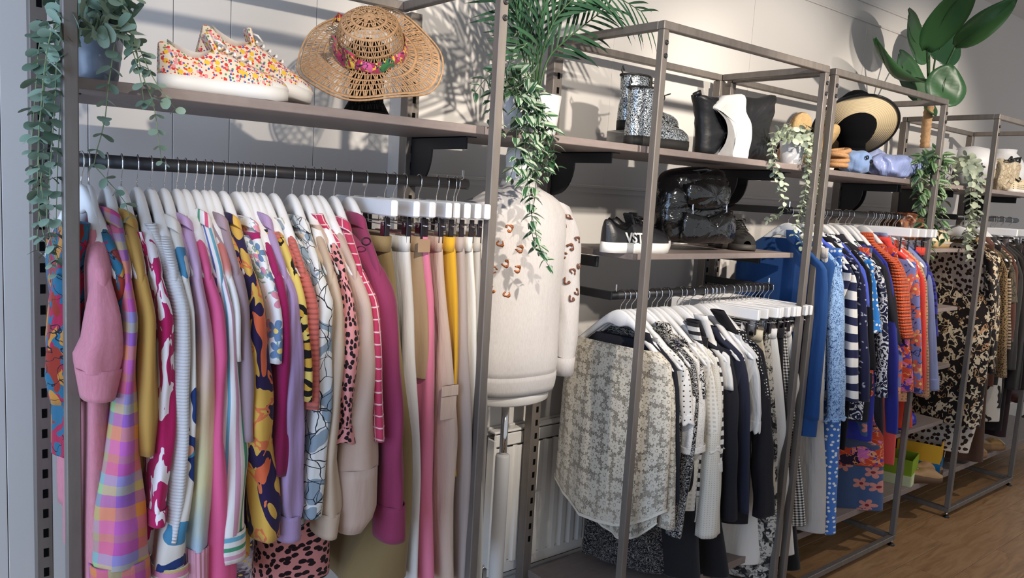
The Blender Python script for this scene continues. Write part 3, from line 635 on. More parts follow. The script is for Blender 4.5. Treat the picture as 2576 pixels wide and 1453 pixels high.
garment('taupe oversized sweatshirt with seamed sleeve', 'sweatshirt', F('taupe', col='#c0a697'), ha(806), ZA, [(572, 828, 860), (670, 868, 912), (800, 890, 928), (900, 885, 942), (1100, 852, 944), (1155, 848, 944), (1290, 845, 940), (1328, 850, 902)], 'sweatshirt', neck=.09, hem=.86, cuff=.15)
garment('raspberry blouse with white woven check', 'blouse', F('rcheck', build=windowpane('#b93a58', '#e8c0c4', 34)), ha(842), ZA, [(545, 845, 872), (640, 880, 908), (750, 908, 938), (900, 922, 948), (1100, 930, 955)], 'blouse', collar=.036, neck=.07, hem=.85)
gb = garment('berry red shirt with shoulder tab and wide cuff', 'shirt', F('berry', col='#8c3658'), ha(881), ZA, [(560, 884, 922), (640, 918, 966), (720, 928, 990), (800, 936, 994), (1000, 960, 1006), (1150, 960, 1008), (1240, 958, 1010), (1352, 958, 1010)], 'shirt', collar=.046, neck=.06, cuff=.09, hem=.84)
# long spotted skirt below the tops
trousers('long pink skirt with black dalmatian spots', FAB['dalmatian'], ha(750), ZA, [(600, 720, 735), (900, 700, 735), (1200, 690, 850), (1300, 668, 872), (1470, 648, 874)], 'skirt', 'skirt', yf=-.40, yback=-.2, clip=False, legs=False)
trousers('lilac grey floral skirt below the striped shirt', F('greyfloral', build=flowers('#a79fae', ['#cfc8d0', '#5a4a58'], 34, leaf='#6a6070')), ha(600), ZA, [(600, 570, 585), (1250, 600, 660), (1380, 580, 668), (1470, 570, 650)], 'skirt', 'skirt', yf=-.41, yback=-.2, clip=False, legs=False)
P = dict()
trousers('olive brown cotton trousers on clip hanger', F('olive', col='#8c7752'), ha(919), ZA, [(600, 948, 1002), (700, 972, 1012), (900, 990, 1032), (1100, 1000, 1048), (1300, 972, 1052), (1442, 884, 1060), (1470, 884, 1060)])
trousers('white denim trousers beside olive pair', F('whitedenim', col='#dedbd8'), ha(969), ZA, [(590, 1016, 1044), (650, 1010, 1049), (800, 1020, 1062), (1000, 1028, 1064), (1200, 1042, 1070), (1470, 1044, 1072)])
tt_ = trousers('tan shorts with a paper waist label', F('tanpaper', col='#a98e70'), ha(991), ZA, [(600, 1044, 1086), (700, 1050, 1084), (850, 1056, 1087), (956, 1060, 1087)], 'shorts', 'shorts')
trousers('candy pink straight leg trousers', F('candypink', col='#e4819e'), ha(1019), ZA, [(600, 1060, 1084), (750, 1064, 1102), (950, 1064, 1107), (1200, 1064, 1114), (1470, 1070, 1117)])
tc_ = trousers('pale peach cargo trousers with flap pocket', F('peachcargo', col='#ccb4a4', fold=.7), ha(1055), ZA, [(590, 1100, 1124), (700, 1102, 1134), (850, 1114, 1152), (970, 1114, 1160), (1100, 1116, 1170), (1250, 1116, 1160), (1470, 1124, 1168)])
trousers('mustard yellow trousers on a clip hanger', F('myellow', col='#e0aa2e'), ha(1103), ZA, [(590, 1122, 1154), (750, 1130, 1158), (900, 1143, 1160), (1200, 1150, 1165)])
trousers('taupe grey trousers with topstitched seam', F('tgrey', col='#b1a29c'), ha(1129), ZA, [(590, 1149, 1180), (750, 1150, 1194), (900, 1158, 1197), (1100, 1166, 1198), (1470, 1164, 1200)])
trousers('ivory white trousers between two grey pairs', F('ivory', col='#e2ddd4'), ha(1144), ZA, [(595, 1178, 1200), (750, 1188, 1210), (1000, 1192, 1211), (1470, 1198, 1212)])
trousers('light stone grey trousers at the rail end', F('stone', col='#b8b0a6'), ha(1151), ZA, [(590, 1194, 1224), (750, 1200, 1232), (1000, 1208, 1234), (1470, 1200, 1228)])

def onpt(t, px, py, Y): p = at(px, py, Y); return (p[0]-t.location.x, Y-t.location.y, p[2]-t.location.z)
m = MB(); m.tube([(.0115*math.cos(a), 0, .0085*math.sin(a)) for a in np.linspace(0, 6.2832, 21)], .0017, 6); m.build('button_ring', M_CLIPDK, gb, True, loc=onpt(gb, 921, 607, -.500))
m = MB(); m.box((0, 0, 0), (.036, .003, .034), bev=.001); m.build('paper_label', plain('kraft_paper', '#a98a6c', .9), tt_, loc=onpt(tt_, 1067, 618, -.470))
m = MB(); m.box((0, 0, 0), (.050, .006, .075), bev=.002); pk = m.build('pocket', FAB['peachcargo'], tc_, loc=onpt(tc_, 1128, 1020, -.462)); m = MB(); m.box((0, -.004, .042), (.054, .005, .030), bev=.002); m.build('pocket_flap', FAB['peachcargo'], pk)
# ================================================================== rail B : black and white clothes
hb_ = lambda px: railpx(px, ZB)
LACE = F('lace', build=lacecol('#d8d0c0', '#bdb4a5', 22), alpha=laceal(22), fold=.3)
LT = garment('cream floral lace top with scalloped dipped hem', 'top', LACE, hb_(1564), ZB, [(905, 1662, 1682), (960, 1660, 1690), (1100, 1662, 1692), (1230, 1660, 1692), (1330, 1655, 1692)], 'lace_blouse', neck=.10, hem=.62, bodyhw=.225, th=.028, hemcurve=.10, backsleeve=.44, hemtrim=F('lacehem', col='#e4ddcf'), fan=.3, tilt=.12)
def lace_tail(t):
    rows = []; hk = t.location.x
    for i in range(10):
        u = i/9; row = []
        for j in range(21):
            v = j/20; y = -.19+.36*v; z = -.56-(.06+.20*math.sin(math.pi*(.12+.80*v))**.8)*u; row.append((.045+.010*math.sin(v*22+u*2), y, z))
        rows.append(row)
    m = MB(); m.loft(rows, closed=False); m.build('back_panel', LACE, t, True)
    m = MB(); m.tube(rows[-1], .0045, 6); m.build('back_hem', F('lacehem', col='#e4ddcf'), t, True)
lace_tail(LT)
garment('navy charcoal blouse behind the cream lace top', 'blouse', F('navyblack', col='#22232c', sheen=.05), hb_(1577), ZB, [(850, 1652, 1680), (930, 1684, 1702), (1100, 1688, 1704), (1260, 1686, 1702)], 'blouse', neck=.075, hem=.66, th=.012)
garment('white blouse with small black dots and ruffled sleeve', 'blouse', F('wdots', build=spots('#e4e2df', '#2a2a2e', 52, .14, .15)), hb_(1591), ZB, [(860, 1668, 1694), (930, 1697, 1732), (1000, 1694, 1742), (1066, 1698, 1738)], 'blouse', neck=.09, cuff=.03, frill=True, hem=.62, backsleeve=.2)
SPRIG = F('sprig', build=twigs('#1a1a1e', '#c4c0ba', 70, .06, 1.0))
garment('black blouse with tiny white sprig print', 'blouse', SPRIG, hb_(1605), ZB, [(840, 1688, 1722), (900, 1716, 1748), (1000, 1736, 1754), (1150, 1722, 1740), (1350, 1690, 1706)], 'blouse', collar=.026, neck=.075, hem=.55)
garment('white broderie blouse with elasticated short sleeve', 'blouse', F('broderie', build=twigs('#e8e5e1', '#c2bfbb', 60, .04, 1.0), fold=.6), hb_(1620), ZB, [(880, 1726, 1752), (950, 1738, 1765), (1020, 1716, 1772), (1140, 1700, 1772)], 'blouse', neck=.09, cuff=.02, hem=.60, backsleeve=.2)
garment('black smock top with dense white blossom print', 'top', F('sprig2', build=twigs('#17171a', '#d6d2cc', 55, .12, .8)), hb_(1643), ZB, [(825, 1698, 1736), (920, 1732, 1764), (1000, 1752, 1770)], 'top', collar=.026, neck=.07, hem=.62)
garment('white pompom trimmed crochet top', 'top', F('crochet', build=checks('#e6e2da', '#c9c4ba', 60), fold=.3), hb_(1656), ZB, [(870, 1752, 1780), (950, 1764, 1792), (1030, 1764, 1808), (1135, 1768, 1812)], 'top', neck=.11, hem=.55, backsleeve=.2, cuff=.02, frill=True)
garment('black and white horizontally striped jumper with white cuff', 'jumper', F('bwstripe', build=stripes(1, .034, [(0, '#e4e2de'), (.55, '#2c2a30')])), hb_(1666), ZB, [(820, 1766, 1790), (930, 1788, 1812), (1000, 1788, 1814), (1110, 1796, 1814), (1150, 1772, 1812), (1188, 1768, 1814)], 'jumper', neck=.10, cuff=.035, cuffmat=F('whitecuff', col='#e2e0dc'), hem=.60)
garment('off white pointelle knit jumper with long sleeve', 'jumper', F('pointelle', build=spots('#ddd8cc', '#b0a99c', 120, .16, .1), weave=380, wv=.3), hb_(1681), ZB, [(880, 1770, 1800), (1000, 1778, 1812), (1190, 1760, 1810), (1250, 1755, 1812), (1350, 1748, 1808)], 'jumper', neck=.10, hem=.50)
trousers('black paisley skirt below the white blouse', F('paisley', build=twigs('#1c1c22', '#8a8890', 60, .10, 1)), hb_(1693), ZB, [(850, 1700, 1710), (1130, 1740, 1770), (1180, 1725, 1775), (1260, 1720, 1770)], 'skirt', 'skirt', clip=False, legs=False)
garment('black wrap blouse with plain long sleeve', 'blouse', F('black1', col='#24242a', sheen=.05), hb_(1706), ZB, [(815, 1768, 1802), (900, 1808, 1842), (1000, 1812, 1852), (1150, 1812, 1852), (1310, 1812, 1850)], 'blouse', neck=.085, hem=.42, th=.02)
garment('white cotton top with loose open shoulder', 'top', F('white2', col='#e4e2df'), hb_(1719), ZB, [(800, 1780, 1810), (880, 1800, 1838), (980, 1812, 1838)], 'top', neck=.10, hem=.70, backsleeve=.2)
garment('dark navy tie front blouse with pointed sleeve', 'blouse', F('navy2', col='#2b2e3e', sheen=.05), hb_(1732), ZB, [(830, 1808, 1842), (900, 1842, 1872), (1000, 1848, 1880), (1150, 1852, 1880), (1290, 1858, 1876)], 'blouse', neck=.09, hem=.50)
garment('pale grey crinkle blouse with frilled short sleeve', 'blouse', F('crinkle', col='#d8d8d8', fold=.9), hb_(1743), ZB, [(850, 1866, 1894), (950, 1876, 1906), (1040, 1882, 1911), (1088, 1880, 1904)], 'blouse', neck=.11, cuff=.04, frill=True, hem=.62, backsleeve=.2)
garment('black blouse with white polka dots', 'blouse', F('bdots', build=spots('#1c1b1f', '#e4e2dc', 75, .22, .25)), hb_(1755), ZB, [(840, 1876, 1902), (920, 1893, 1917), (1010, 1902, 1928)], 'blouse', collar=.02, neck=.11, hem=.70)
garment('long plain black dress with rounded shoulder', 'dress', F('black2', col='#222126', sheen=.05), hb_(1775), ZB, [(790, 1832, 1866), (880, 1888, 1922), (1000, 1893, 1932), (1150, 1886, 1942), (1302, 1872, 1946)], 'dress', neck=.08, hem=.42, th=.02)
for px, k in ((1766, 0), (1786, 1), (1795, 2)): hanger(hb_(px), ZB, .03*k, ['white hanger tucked before the long black dress', 'white hanger just after the long black dress', 'white hanger next to the cream trouser hanger'][k])
trousers('cream wide leg trousers beside black dress', F('creamt', col='#d8ccb4'), hb_(1811), ZB, [(810, 1902, 1916), (900, 1912, 1932), (1100, 1930, 1948), (1310, 1940, 1954)])
trousers('black and grey snakeskin print trousers', F('snake', build=blotch('#c4c0b8', [(40, .52, .9, '#2a2a2c', .6), (80, .55, .7, '#77746f', 1)], .03, 20)), hb_(1833), ZB, [(800, 1926, 1942), (900, 1934, 1952), (1100, 1942, 1956), (1380, 1872, 1962), (1470, 1868, 1966)])
trousers('white jeans with long straight leg', F('whitej', col='#e2e0de'), hb_(1848), ZB, [(800, 1936, 1957), (900, 1944, 1968), (1100, 1950, 1988), (1250, 1955, 2002), (1402, 1964, 2016)])
trousers('short black trousers between white jeans and houndstooth', F('blackt', col='#1e1d20'), hb_(1869), ZB, [(800, 1954, 1973), (900, 1962, 1978), (1066, 1966, 1982)])
trousers('black and white houndstooth trousers', F('hound', build=checks('#e4e2dc', '#1d1c1f', 75, '#8a8886')), hb_(1892), ZB, [(800, 1967, 1982), (900, 1972, 1993), (1000, 1973, 2003), (1150, 1980, 2018), (1326, 1995, 2034)])
trousers('white slim trousers at the end of the monochrome rail', F('whitet3', col='#dfdcd8'), hb_(1913), ZB, [(800, 1980, 1995), (900, 1985, 2010), (1000, 1994, 2014), (1110, 2002, 2014)])
trousers('white cropped jeans below the long black dress', F('whitej2', col='#e2dfda'), hb_(1820), ZB, [(850, 1890, 1900), (1200, 1888, 1946), (1300, 1880, 1946), (1425, 1872, 1926)], clip=False, yf=-.43)
trousers('black wide trousers hanging behind white jeans', F('blackt2', col='#1b1a1d'), hb_(1880), ZB, [(850, 1950, 1960), (1300, 1962, 2016), (1440, 1956, 2024)], clip=False, yf=-.42)
trousers('dark floral skirt hanging below the lace top', F('sprig3', build=twigs('#151519', '#8f8b88', 60, .045, 1.0)), hb_(1640), ZB, [(900, 1640, 1650), (1330, 1490, 1690), (1470, 1500, 1700)], 'skirt', 'skirt', clip=False, legs=False, yf=-.36, yback=-.22)
trousers('plain black maxi skirt hanging under the crochet top', F('black3', col='#1a1a1d'), hb_(1700), ZB, [(900, 1760, 1775), (1250, 1740, 1830), (1470, 1720, 1850)], 'skirt', 'skirt', clip=False, legs=False, yf=-.46, yback=-.1)
trousers('matt black jersey maxi skirt beside the paisley skirt', F('black5', col='#202024'), hb_(1670), ZB, [(900, 1712, 1724), (1250, 1690, 1760), (1470, 1680, 1780)], 'skirt', 'skirt', clip=False, legs=False, yf=-.46, yback=-.1)
for px in (1803, 1859, 1880, 1903, 1925, 1937): hanger(hb_(px), ZB, .06, 'white clip hanger on the monochrome rail beside the trousers', True)

# ================================================================== rail C : blue and orange clothes
hc = lambda px: railpx(px, ZC)
garment('royal blue long sleeved dress with high neck', 'dress', F('royal', col='#23487e'), hc(2040), ZC, [(585, 2052, 2074), (680, 2056, 2077), (800, 2050, 2072), (950, 2038, 2058), (1056, 2028, 2050)], 'dress', neck=.07, hem=.72, bodyhw=.21, th=.02, fan=.3, backsleeve=.5, tilt=.1)
garment('sky blue guipure lace dress with fringed hem', 'dress', F('bluelace', build=twigs('#9dbfe8', '#33528a', 42, .06, 1.0)), hc(2075), ZC, [(620, 2076, 2110), (700, 2078, 2120), (800, 2068, 2122), (900, 2060, 2124), (1062, 2050, 2124)], 'lace_dress', neck=.11, hem=.85, th=.02, cuff=.012, frill=True)
trousers('silver grey tulle skirt below sky blue lace', F('tulle', col='#bcb6b0', fold=1.0), hc(2060), ZC, [(640, 2070, 2080), (1050, 2030, 2092), (1200, 2020, 2096), (1345, 2040, 2090)], 'skirt', 'skirt', clip=False, legs=False, yf=-.48, yback=-.2)
trousers('cornflower blue dress skirt with white polka dots', F('bluedots', build=spots('#4674bc', '#e6e6e4', 42, .24, .7)), hc(2090), ZC, [(640, 2105, 2115), (1050, 2100, 2128), (1200, 2082, 2126), (1350, 2060, 2118)], 'skirt', 'skirt', clip=False, legs=False, yf=-.49, yback=-.25)
garment('navy and white chevron striped blouse', 'blouse', F('chevron', build=stripes(1, .075, [(0, '#e6e2dc'), (.5, '#262a4a')], .04)), hc(2094), ZC, [(610, 2096, 2118), (700, 2122, 2148), (850, 2120, 2152), (1010, 2122, 2154)], 'blouse', neck=.09, hem=.85)
garment('periwinkle blue top with exposed hanger tip', 'top', F('peri', col='#4b5ec4'), hc(2108), ZC, [(600, 2098, 2132), (680, 2146, 2174), (770, 2160, 2176)], 'top', neck=.07, hem=.95, backsleeve=.2)
garment('navy dress with pale flying bird print', 'dress', F('birds', build=spots('#1d2040', '#9aa0b4', 30, .16, 1.0, warp=.03)), hc(2116), ZC, [(640, 2130, 2152), (700, 2144, 2168), (900, 2150, 2182), (1010, 2152, 2182)], 'dress', neck=.10, hem=.75)
garment('plain black top behind the blue polka sleeve', 'top', F('black4', col='#16161a', sheen=.05), hc(2128), ZC, [(600, 2114, 2152), (680, 2160, 2184), (930, 2168, 2194)], 'top', neck=.08, hem=.60)
garment('bright blue blouse with white dots and ruffled sleeve', 'blouse', F('bluedots2', build=spots('#2f7ac8', '#eaeae6', 38, .24, .5)), hc(2138), ZC, [(640, 2170, 2192), (730, 2174, 2202), (835, 2176, 2212)], 'blouse', neck=.12, cuff=.05, frill=True, hem=.95, backsleeve=.2)
garment('navy blouse with white leaf sprays', 'blouse', F('navyleaf', build=twigs('#1b1f3a', '#d8d8dc', 26, .09, .6)), hc(2150), ZC, [(595, 2128, 2162), (650, 2162, 2206), (700, 2188, 2222), (760, 2206, 2226), (1000, 2200, 2226)], 'blouse', neck=.07, hem=.72)
garment('charcoal black blazer with elbow length sleeve', 'blazer', F('charcoal', col='#26252c', sheen=.05), hc(2160), ZC, [(595, 2148, 2190), (680, 2198, 2236), (800, 2222, 2252), (866, 2232, 2260)], 'blazer', neck=.07, hem=.70, th=.02)
garment('ultramarine slim dress squeezed behind the blazer', 'dress', F('ultra', col='#2f338c'), hc(2172), ZC, [(620, 2198, 2226), (750, 2228, 2244), (900, 2234, 2252), (1092, 2232, 2252)], 'dress', neck=.09, hem=.60)
garment('orange open crochet cardigan', 'cardigan', F('ocrochet', build=checks('#dd6238', '#9c3a22', 85), rib=(1, 60, .8)), hc(2184), ZC, [(590, 2224, 2252), (700, 2238, 2282), (800, 2246, 2288), (852, 2254, 2292)], 'cardigan', neck=.08, hem=.95, th=.022, backsleeve=.3)
garment('lavender blouse with peach hibiscus flowers', 'blouse', F('hibiscus', build=flowers('#7d82ba', ['#e89a7a', '#d86a58'], 11, leaf='#39406e')), hc(2196), ZC, [(640, 2276, 2302), (760, 2284, 2307), (900, 2292, 2312), (990, 2294, 2312)], 'blouse', neck=.13, hem=.80)
trousers('multicolour red and violet tropical print skirt', F('tropic', build=blotch('#c8482e', [(16, .52, .60, '#4a3aa0', 1), (16, .60, .9, '#d06ab0', 1), (16, .2, .42, '#2b2038', 1), (30, .5, .54, '#e89a60', 1)], .05, 10)), hc(2190), ZC, [(620, 2250, 2260), (850, 2248, 2298), (990, 2244, 2306)], 'skirt', 'skirt', clip=False, legs=False, yf=-.49, yback=-.2)
garment('bright coral red top with narrow sleeve', 'top', F('coralred', col='#e0453c'), hc(2206), ZC, [(600, 2256, 2292), (700, 2298, 2317), (800, 2302, 2322), (985, 2298, 2320)], 'top', neck=.09, hem=.85)
garment('peach dress with small olive dot print', 'dress', F('peachdots', build=spots('#d89c78', '#7a7a4a', 60, .2, .3)), hc(2216), ZC, [(620, 2276, 2308), (720, 2308, 2325), (980, 2312, 2330), (1000, 2312, 2330)], 'dress', neck=.09, hem=.75)
garment('periwinkle grey sweatshirt with ribbed cuff', 'sweatshirt', F('perigrey', col='#8890b8'), hc(2226), ZC, [(590, 2256, 2296), (680, 2312, 2337), (800, 2322, 2347), (940, 2324, 2358), (982, 2326, 2358)], 'sweatshirt', neck=.07, cuff=.06, hem=.85, th=.02)
garment('violet and navy patterned blouse', 'blouse', F('violetnavy', build=blotch('#3b3a9a', [(18, .5, .6, '#20203a', 1)], .04, 12)), hc(2238), ZC, [(640, 2296, 2332), (720, 2330, 2347), (845, 2342, 2354)], 'blouse', neck=.09, hem=.80)
trousers('tomato red trousers at the end of the blue rail', F('tomato', col='#dc4a3c'), hc(2250), ZC, [(610, 2288, 2336), (700, 2322, 2347), (820, 2336, 2352)])
for px in (2190, 2210, 2230, 2256): hanger(hc(px), ZC, .10, 'white clip hanger on the blue clothes rail above the red trousers', True)
trousers('coral pleated skirt under the tropical print', F('coralskirt', col='#d2452e'), hc(2204), ZC, [(640, 2270, 2280), (1000, 2248, 2302), (1080, 2262, 2306)], 'skirt', 'skirt', clip=False, legs=False, yf=-.44, yback=-.2)
trousers('long coral crepe trousers behind the tropical print', F('coralt', col='#d8504a'), hc(2180), ZC, [(640, 2240, 2250), (1000, 2240, 2262), (1170, 2232, 2250)], clip=False, yf=-.46)
trousers('navy velvet long skirt below the blazer', F('navyskirt', col='#1c1d30'), hc(2130), ZC, [(640, 2160, 2170), (1000, 2130, 2232), (1190, 2124, 2226)], 'skirt', 'skirt', clip=False, legs=False, yf=-.44, yback=-.2)
trousers('denim blue maxi skirt with large pink blossoms', F('blossom', build=flowers('#43587e', ['#c88478'], 11, centre='#7a2a30')), hc(2150), ZC, [(640, 2180, 2190), (1110, 2180, 2192), (1140, 2130, 2238), (1230, 2128, 2234), (1296, 2150, 2232)], 'skirt', 'skirt', clip=False, legs=False, yf=-.47, yback=-.24)
trousers('red and violet border skirt above blue blossoms', FAB['tropic'], hc(2144), ZC, [(640, 2175, 2185), (1060, 2195, 2206), (1100, 2200, 2240), (1190, 2125, 2238)], 'skirt', 'skirt', clip=False, legs=False, yf=-.475, yback=-.26)

# ================================================================== rail D : leopard and khaki clothes
hd = lambda px: railpx(px, ZD)
LEO = F('leo', build=leopard('#1d1714', '#b8946a', '#141010', 20))
garment('black and cream leopard print long sleeved dress', 'dress', F('leo2', build=blotch('#1a1413', [(30, .53, .62, '#c9b99e', .8), (30, .62, .66, '#b08a64', .8)], .03, 24)), hd(2440), ZD, [(612, 2476, 2500), (680, 2470, 2510), (800, 2462, 2512), (920, 2474, 2500), (940, 2474, 2498)], 'dress', neck=.10, hem=.50, bodyhw=.21, th=.035, fan=.3, backsleeve=.4, tilt=.1)
garment('tan cheetah print blouse beside black leopard dress', 'blouse', F('cheetah', build=spots('#8f7450', '#2b2018', 90, .3, .8)), hd(2456), ZD, [(600, 2480, 2510), (680, 2508, 2528), (800, 2506, 2528), (950, 2502, 2526)], 'blouse', neck=.09, hem=.75)
garment('khaki brown jacket with palm leaf sleeve', 'jacket', F('khaki', build=twigs('#5a5040', '#2c2820', 30, .07, .6)), hd(2470), ZD, [(595, 2496, 2530), (680, 2524, 2548), (760, 2524, 2556)], 'jacket', neck=.08, hem=.80, cuff=.03)
garment('brown zebra fringe top under the khaki jacket', 'top', F('zebra', build=stripes(1, .02, [(0, '#b09a80'), (.5, '#4a3a2e')], .02)), hd(2482), ZD, [(700, 2520, 2535), (800, 2520, 2536), (880, 2516, 2534)], 'top', neck=.12, hem=.80, backsleeve=0)
garment('chestnut brown blouse with soft sleeve', 'blouse', F('chestnut', col='#5a3a30'), hd(2494), ZD, [(600, 2508, 2545), (680, 2534, 2556), (860, 2520, 2544)], 'blouse', neck=.08, hem=.70)
garment('grey black blouse next to chestnut blouse', 'blouse', F('greyblack', col='#3a3836'), hd(2506), ZD, [(600, 2528, 2552), (700, 2546, 2566), (930, 2522, 2550)], 'blouse', neck=.09, hem=.70)
garment('dark patterned coat at the far rail end', 'coat', F('darkcoat', col='#2c2826'), hd(2530), ZD, [(600, 2545, 2572), (700, 2560, 2585), (980, 2530, 2560)], 'coat', neck=.08, hem=.55)
trousers('burgundy wide trousers behind the leopard dress', F('burg', col='#3f1f22'), hd(2448), ZD, [(620, 2470, 2480), (850, 2440, 2476), (1060, 2420, 2460)], clip=False, yf=-.40)
trousers('white skirt with brown giraffe spots', F('giraffe', build=spots('#c2b8ac', '#33231c', 34, .34, .8, warp=.012, wsc=60)), hd(2446), ZD, [(620, 2470, 2480), (900, 2470, 2482), (1020, 2420, 2478), (1146, 2402, 2444)], 'skirt', 'skirt', clip=False, legs=False, yf=-.47, yback=-.05)
trousers('brown crepe trousers beside giraffe skirt', F('brownt', col='#4a3328'), hd(2462), ZD, [(620, 2490, 2500), (900, 2480, 2500), (1165, 2442, 2478)], clip=False, yf=-.47)
trousers('white skirt with black abstract brush strokes', F('brush', build=blotch('#cdc8be', [(14, .54, .7, '#1f1c1c', .6)], .06, 8)), hd(2488), ZD, [(620, 2515, 2525), (900, 2500, 2525), (1065, 2486, 2522)], 'skirt', 'skirt', clip=False, legs=False, yf=-.47)
trousers('dark printed trousers near the far rail end', F('darkprint', build=blotch('#2a2624', [(22, .55, .65, '#9a9080', 1)], .04, 14)), hd(2510), ZD, [(620, 2560, 2570), (940, 2535, 2570), (985, 2530, 2570)], clip=False, yf=-.47)
for px in (2470, 2500, 2520, 2540): hanger(hd(px), ZD, .05, 'white clip hanger on the leopard clothes rail', True)

garment('long black velvet dress hanging by the far rack post', 'dress', F('velvetblack', col='#1d1a1a', sheen=.05), hd(2545), ZD, [(600, 2562, 2582), (700, 2570, 2592), (980, 2536, 2562)], 'dress', neck=.08, hem=.40, th=.03)
garment('dark plum long dress beside the black velvet dress', 'dress', F('plumdress', col='#2e2022', sheen=.05), hd(2560), ZD, [(600, 2578, 2596), (700, 2586, 2606), (980, 2550, 2576)], 'dress', neck=.08, hem=.35, th=.03)
# ================================================================== plants
def leafmat(name, dark, light, mid=None, rough=0.5, var=0.35):
    g = G(name); oi = g.n('ShaderNodeObjectInfo').outputs['Random']; c = g.mix(oi, dark, light)
    if mid:
        s_ = g.sep(g.coord('Object')); a = g.math('ABSOLUTE', s_[0]); nn = g.noise(g.map(g.coord('Object'), (90, 12, 1)), 1.5, 2)
        band = g.math('MULTIPLY', g.math('GREATER_THAN', nn, 0.50), g.lt(a, 0.011)); c = g.mix(g.math('MULTIPLY', band, 0.75), c, mid)
    bk = g.n('ShaderNodeNewGeometry').outputs['Backfacing']
    return g.fin(g.mix(g.math('MULTIPLY', bk, 0.35), c, light), rough, 0, 0.35)
M_EUC = leafmat('eucalyptus_leaf', '#5f7a68', '#93a896'); M_IVY = leafmat('variegated_leaf', '#1f3f28', '#385c3c', '#b0bca8', 0.45)
M_PALM = leafmat('palm_leaf', '#1c3a2a', '#33583c', None, 0.5); M_RUB = leafmat('rubber_leaf', '#1c3f28', '#3a6234', None, 0.42)
M_EUC2 = leafmat('pale_eucalyptus_leaf', '#8a9684', '#b8bfa6'); M_IVY2 = leafmat('dark_ivy_leaf', '#1f3a22', '#42643a', '#92a484', 0.4)
M_STEM = plain('green_stem', '#7d8f68', 0.6); M_STEMD = plain('dark_green_stem', '#33502f', 0.6); M_SOIL = plain('soil', '#2a211a', 0.95, 0, .1, .2, 60)
M_POTW = plain('white_pot', '#d2d2d4', 0.45, 0, .4, .02); M_POTG = plain('blue_grey_pot', '#6d7684', 0.3, 0, .5, .15, 20); M_POTC = plain('concrete_pot', '#a3a2a2', 0.7, 0, .3, .04)
def leaf_mesh(name, L, W, mat, shape='round', cup=0.12, fold=0.0, nseg=6):
    v = []; f = []; rows = []
    for i in range(nseg+1):
        u = i/nseg
        if shape == 'round': w_ = W*math.sqrt(max(0, 1-((u-0.52)/0.53)**2))
        elif shape == 'ovate': w_ = W*(math.sin(math.pi*u**0.75)**0.8)*(1-0.25*u)
        elif shape == 'lance': w_ = W*(math.sin(math.pi*min(1, 0.08+u*0.92))**0.6)*(1-0.35*u)
        else: w_ = W*math.sin(math.pi*(u**0.8))**0.65
        z = -cup*L*u*u+0.02*L*math.sin(u*9)*0; rows.append([(-w_, u*L, z+fold*w_), (0, u*L, z), (w_, u*L, z+fold*w_)])
    for r in rows: v += r
    for i in range(nseg):
        a = i*3; f += [[a, a+1, a+4, a+3], [a+1, a+2, a+5, a+4]]
    m = MB(); m.add(v, f); return m.mesh(name, mat, True)
LM_EUC = leaf_mesh('leaf', 0.034, 0.0145, M_EUC, 'round', .15, .15); LM_EUC2 = leaf_mesh('leaf', 0.026, 0.009, M_EUC2, 'round', .15, .2)
LM_IVY = leaf_mesh('leaf', 0.046, 0.0135, M_IVY, 'ovate', .2, .35); LM_IVY2 = leaf_mesh('leaf', 0.055, 0.016, M_IVY2, 'ovate', .2, .35)
LM_PALM = leaf_mesh('leaflet', 0.17, 0.0065, M_PALM, 'lance', .25, .5, 5)
def smooth_path(P, n):
    P = np.asarray(P, float); k = len(P); Q = np.vstack([2*P[0]-P[1], P, 2*P[-1]-P[-2]]); out = []
    for i in range(k-1):
        for j in range(n):
            t = j/n; a, b, c, d = Q[i:i+4]; out.append(0.5*((2*b)+(-a+c)*t+(2*a-5*b+4*c-d)*t*t+(-a+3*b-3*c+d)*t**3))
    out.append(P[-1]); return np.array(out)
def resample(P, step):
    s = np.concatenate([[0], np.cumsum(np.linalg.norm(np.diff(P, axis=0), axis=1))]); n = max(2, int(s[-1]/step)); u = np.linspace(0, s[-1], n+1)
    return np.stack([np.interp(u, s, P[:, k]) for k in range(3)], 1)
def leaf_matrix(p, d, nrm, sc):
    d = Vector(d).normalized(); n = Vector(nrm); n = (n-d*n.dot(d)); n = n.normalized() if n.length > 1e-5 else d.orthogonal().normalized(); x = d.cross(n)
    M = Matrix(((x.x, d.x, n.x, p[0]), (x.y, d.y, n.y, p[1]), (x.z, d.z, n.z, p[2]), (0, 0, 0, 1))); return M @ Matrix.Diagonal((sc[0], sc[1], sc[2], 1))
LEAFN = {}; FOL = {}
def put_leaf(root, st, name, lm, M):
    k = LEAFN.get(root.name, 0); LEAFN[root.name] = k+1
    if k < 300: link(name, lm, st, matrix=M); return
    mb_ = FOL.setdefault(root.name, (root, name, lm, MB()))[3]; mb_.add([tuple(M @ v.co) for v in lm.vertices], [list(p.vertices) for p in lm.polygons])
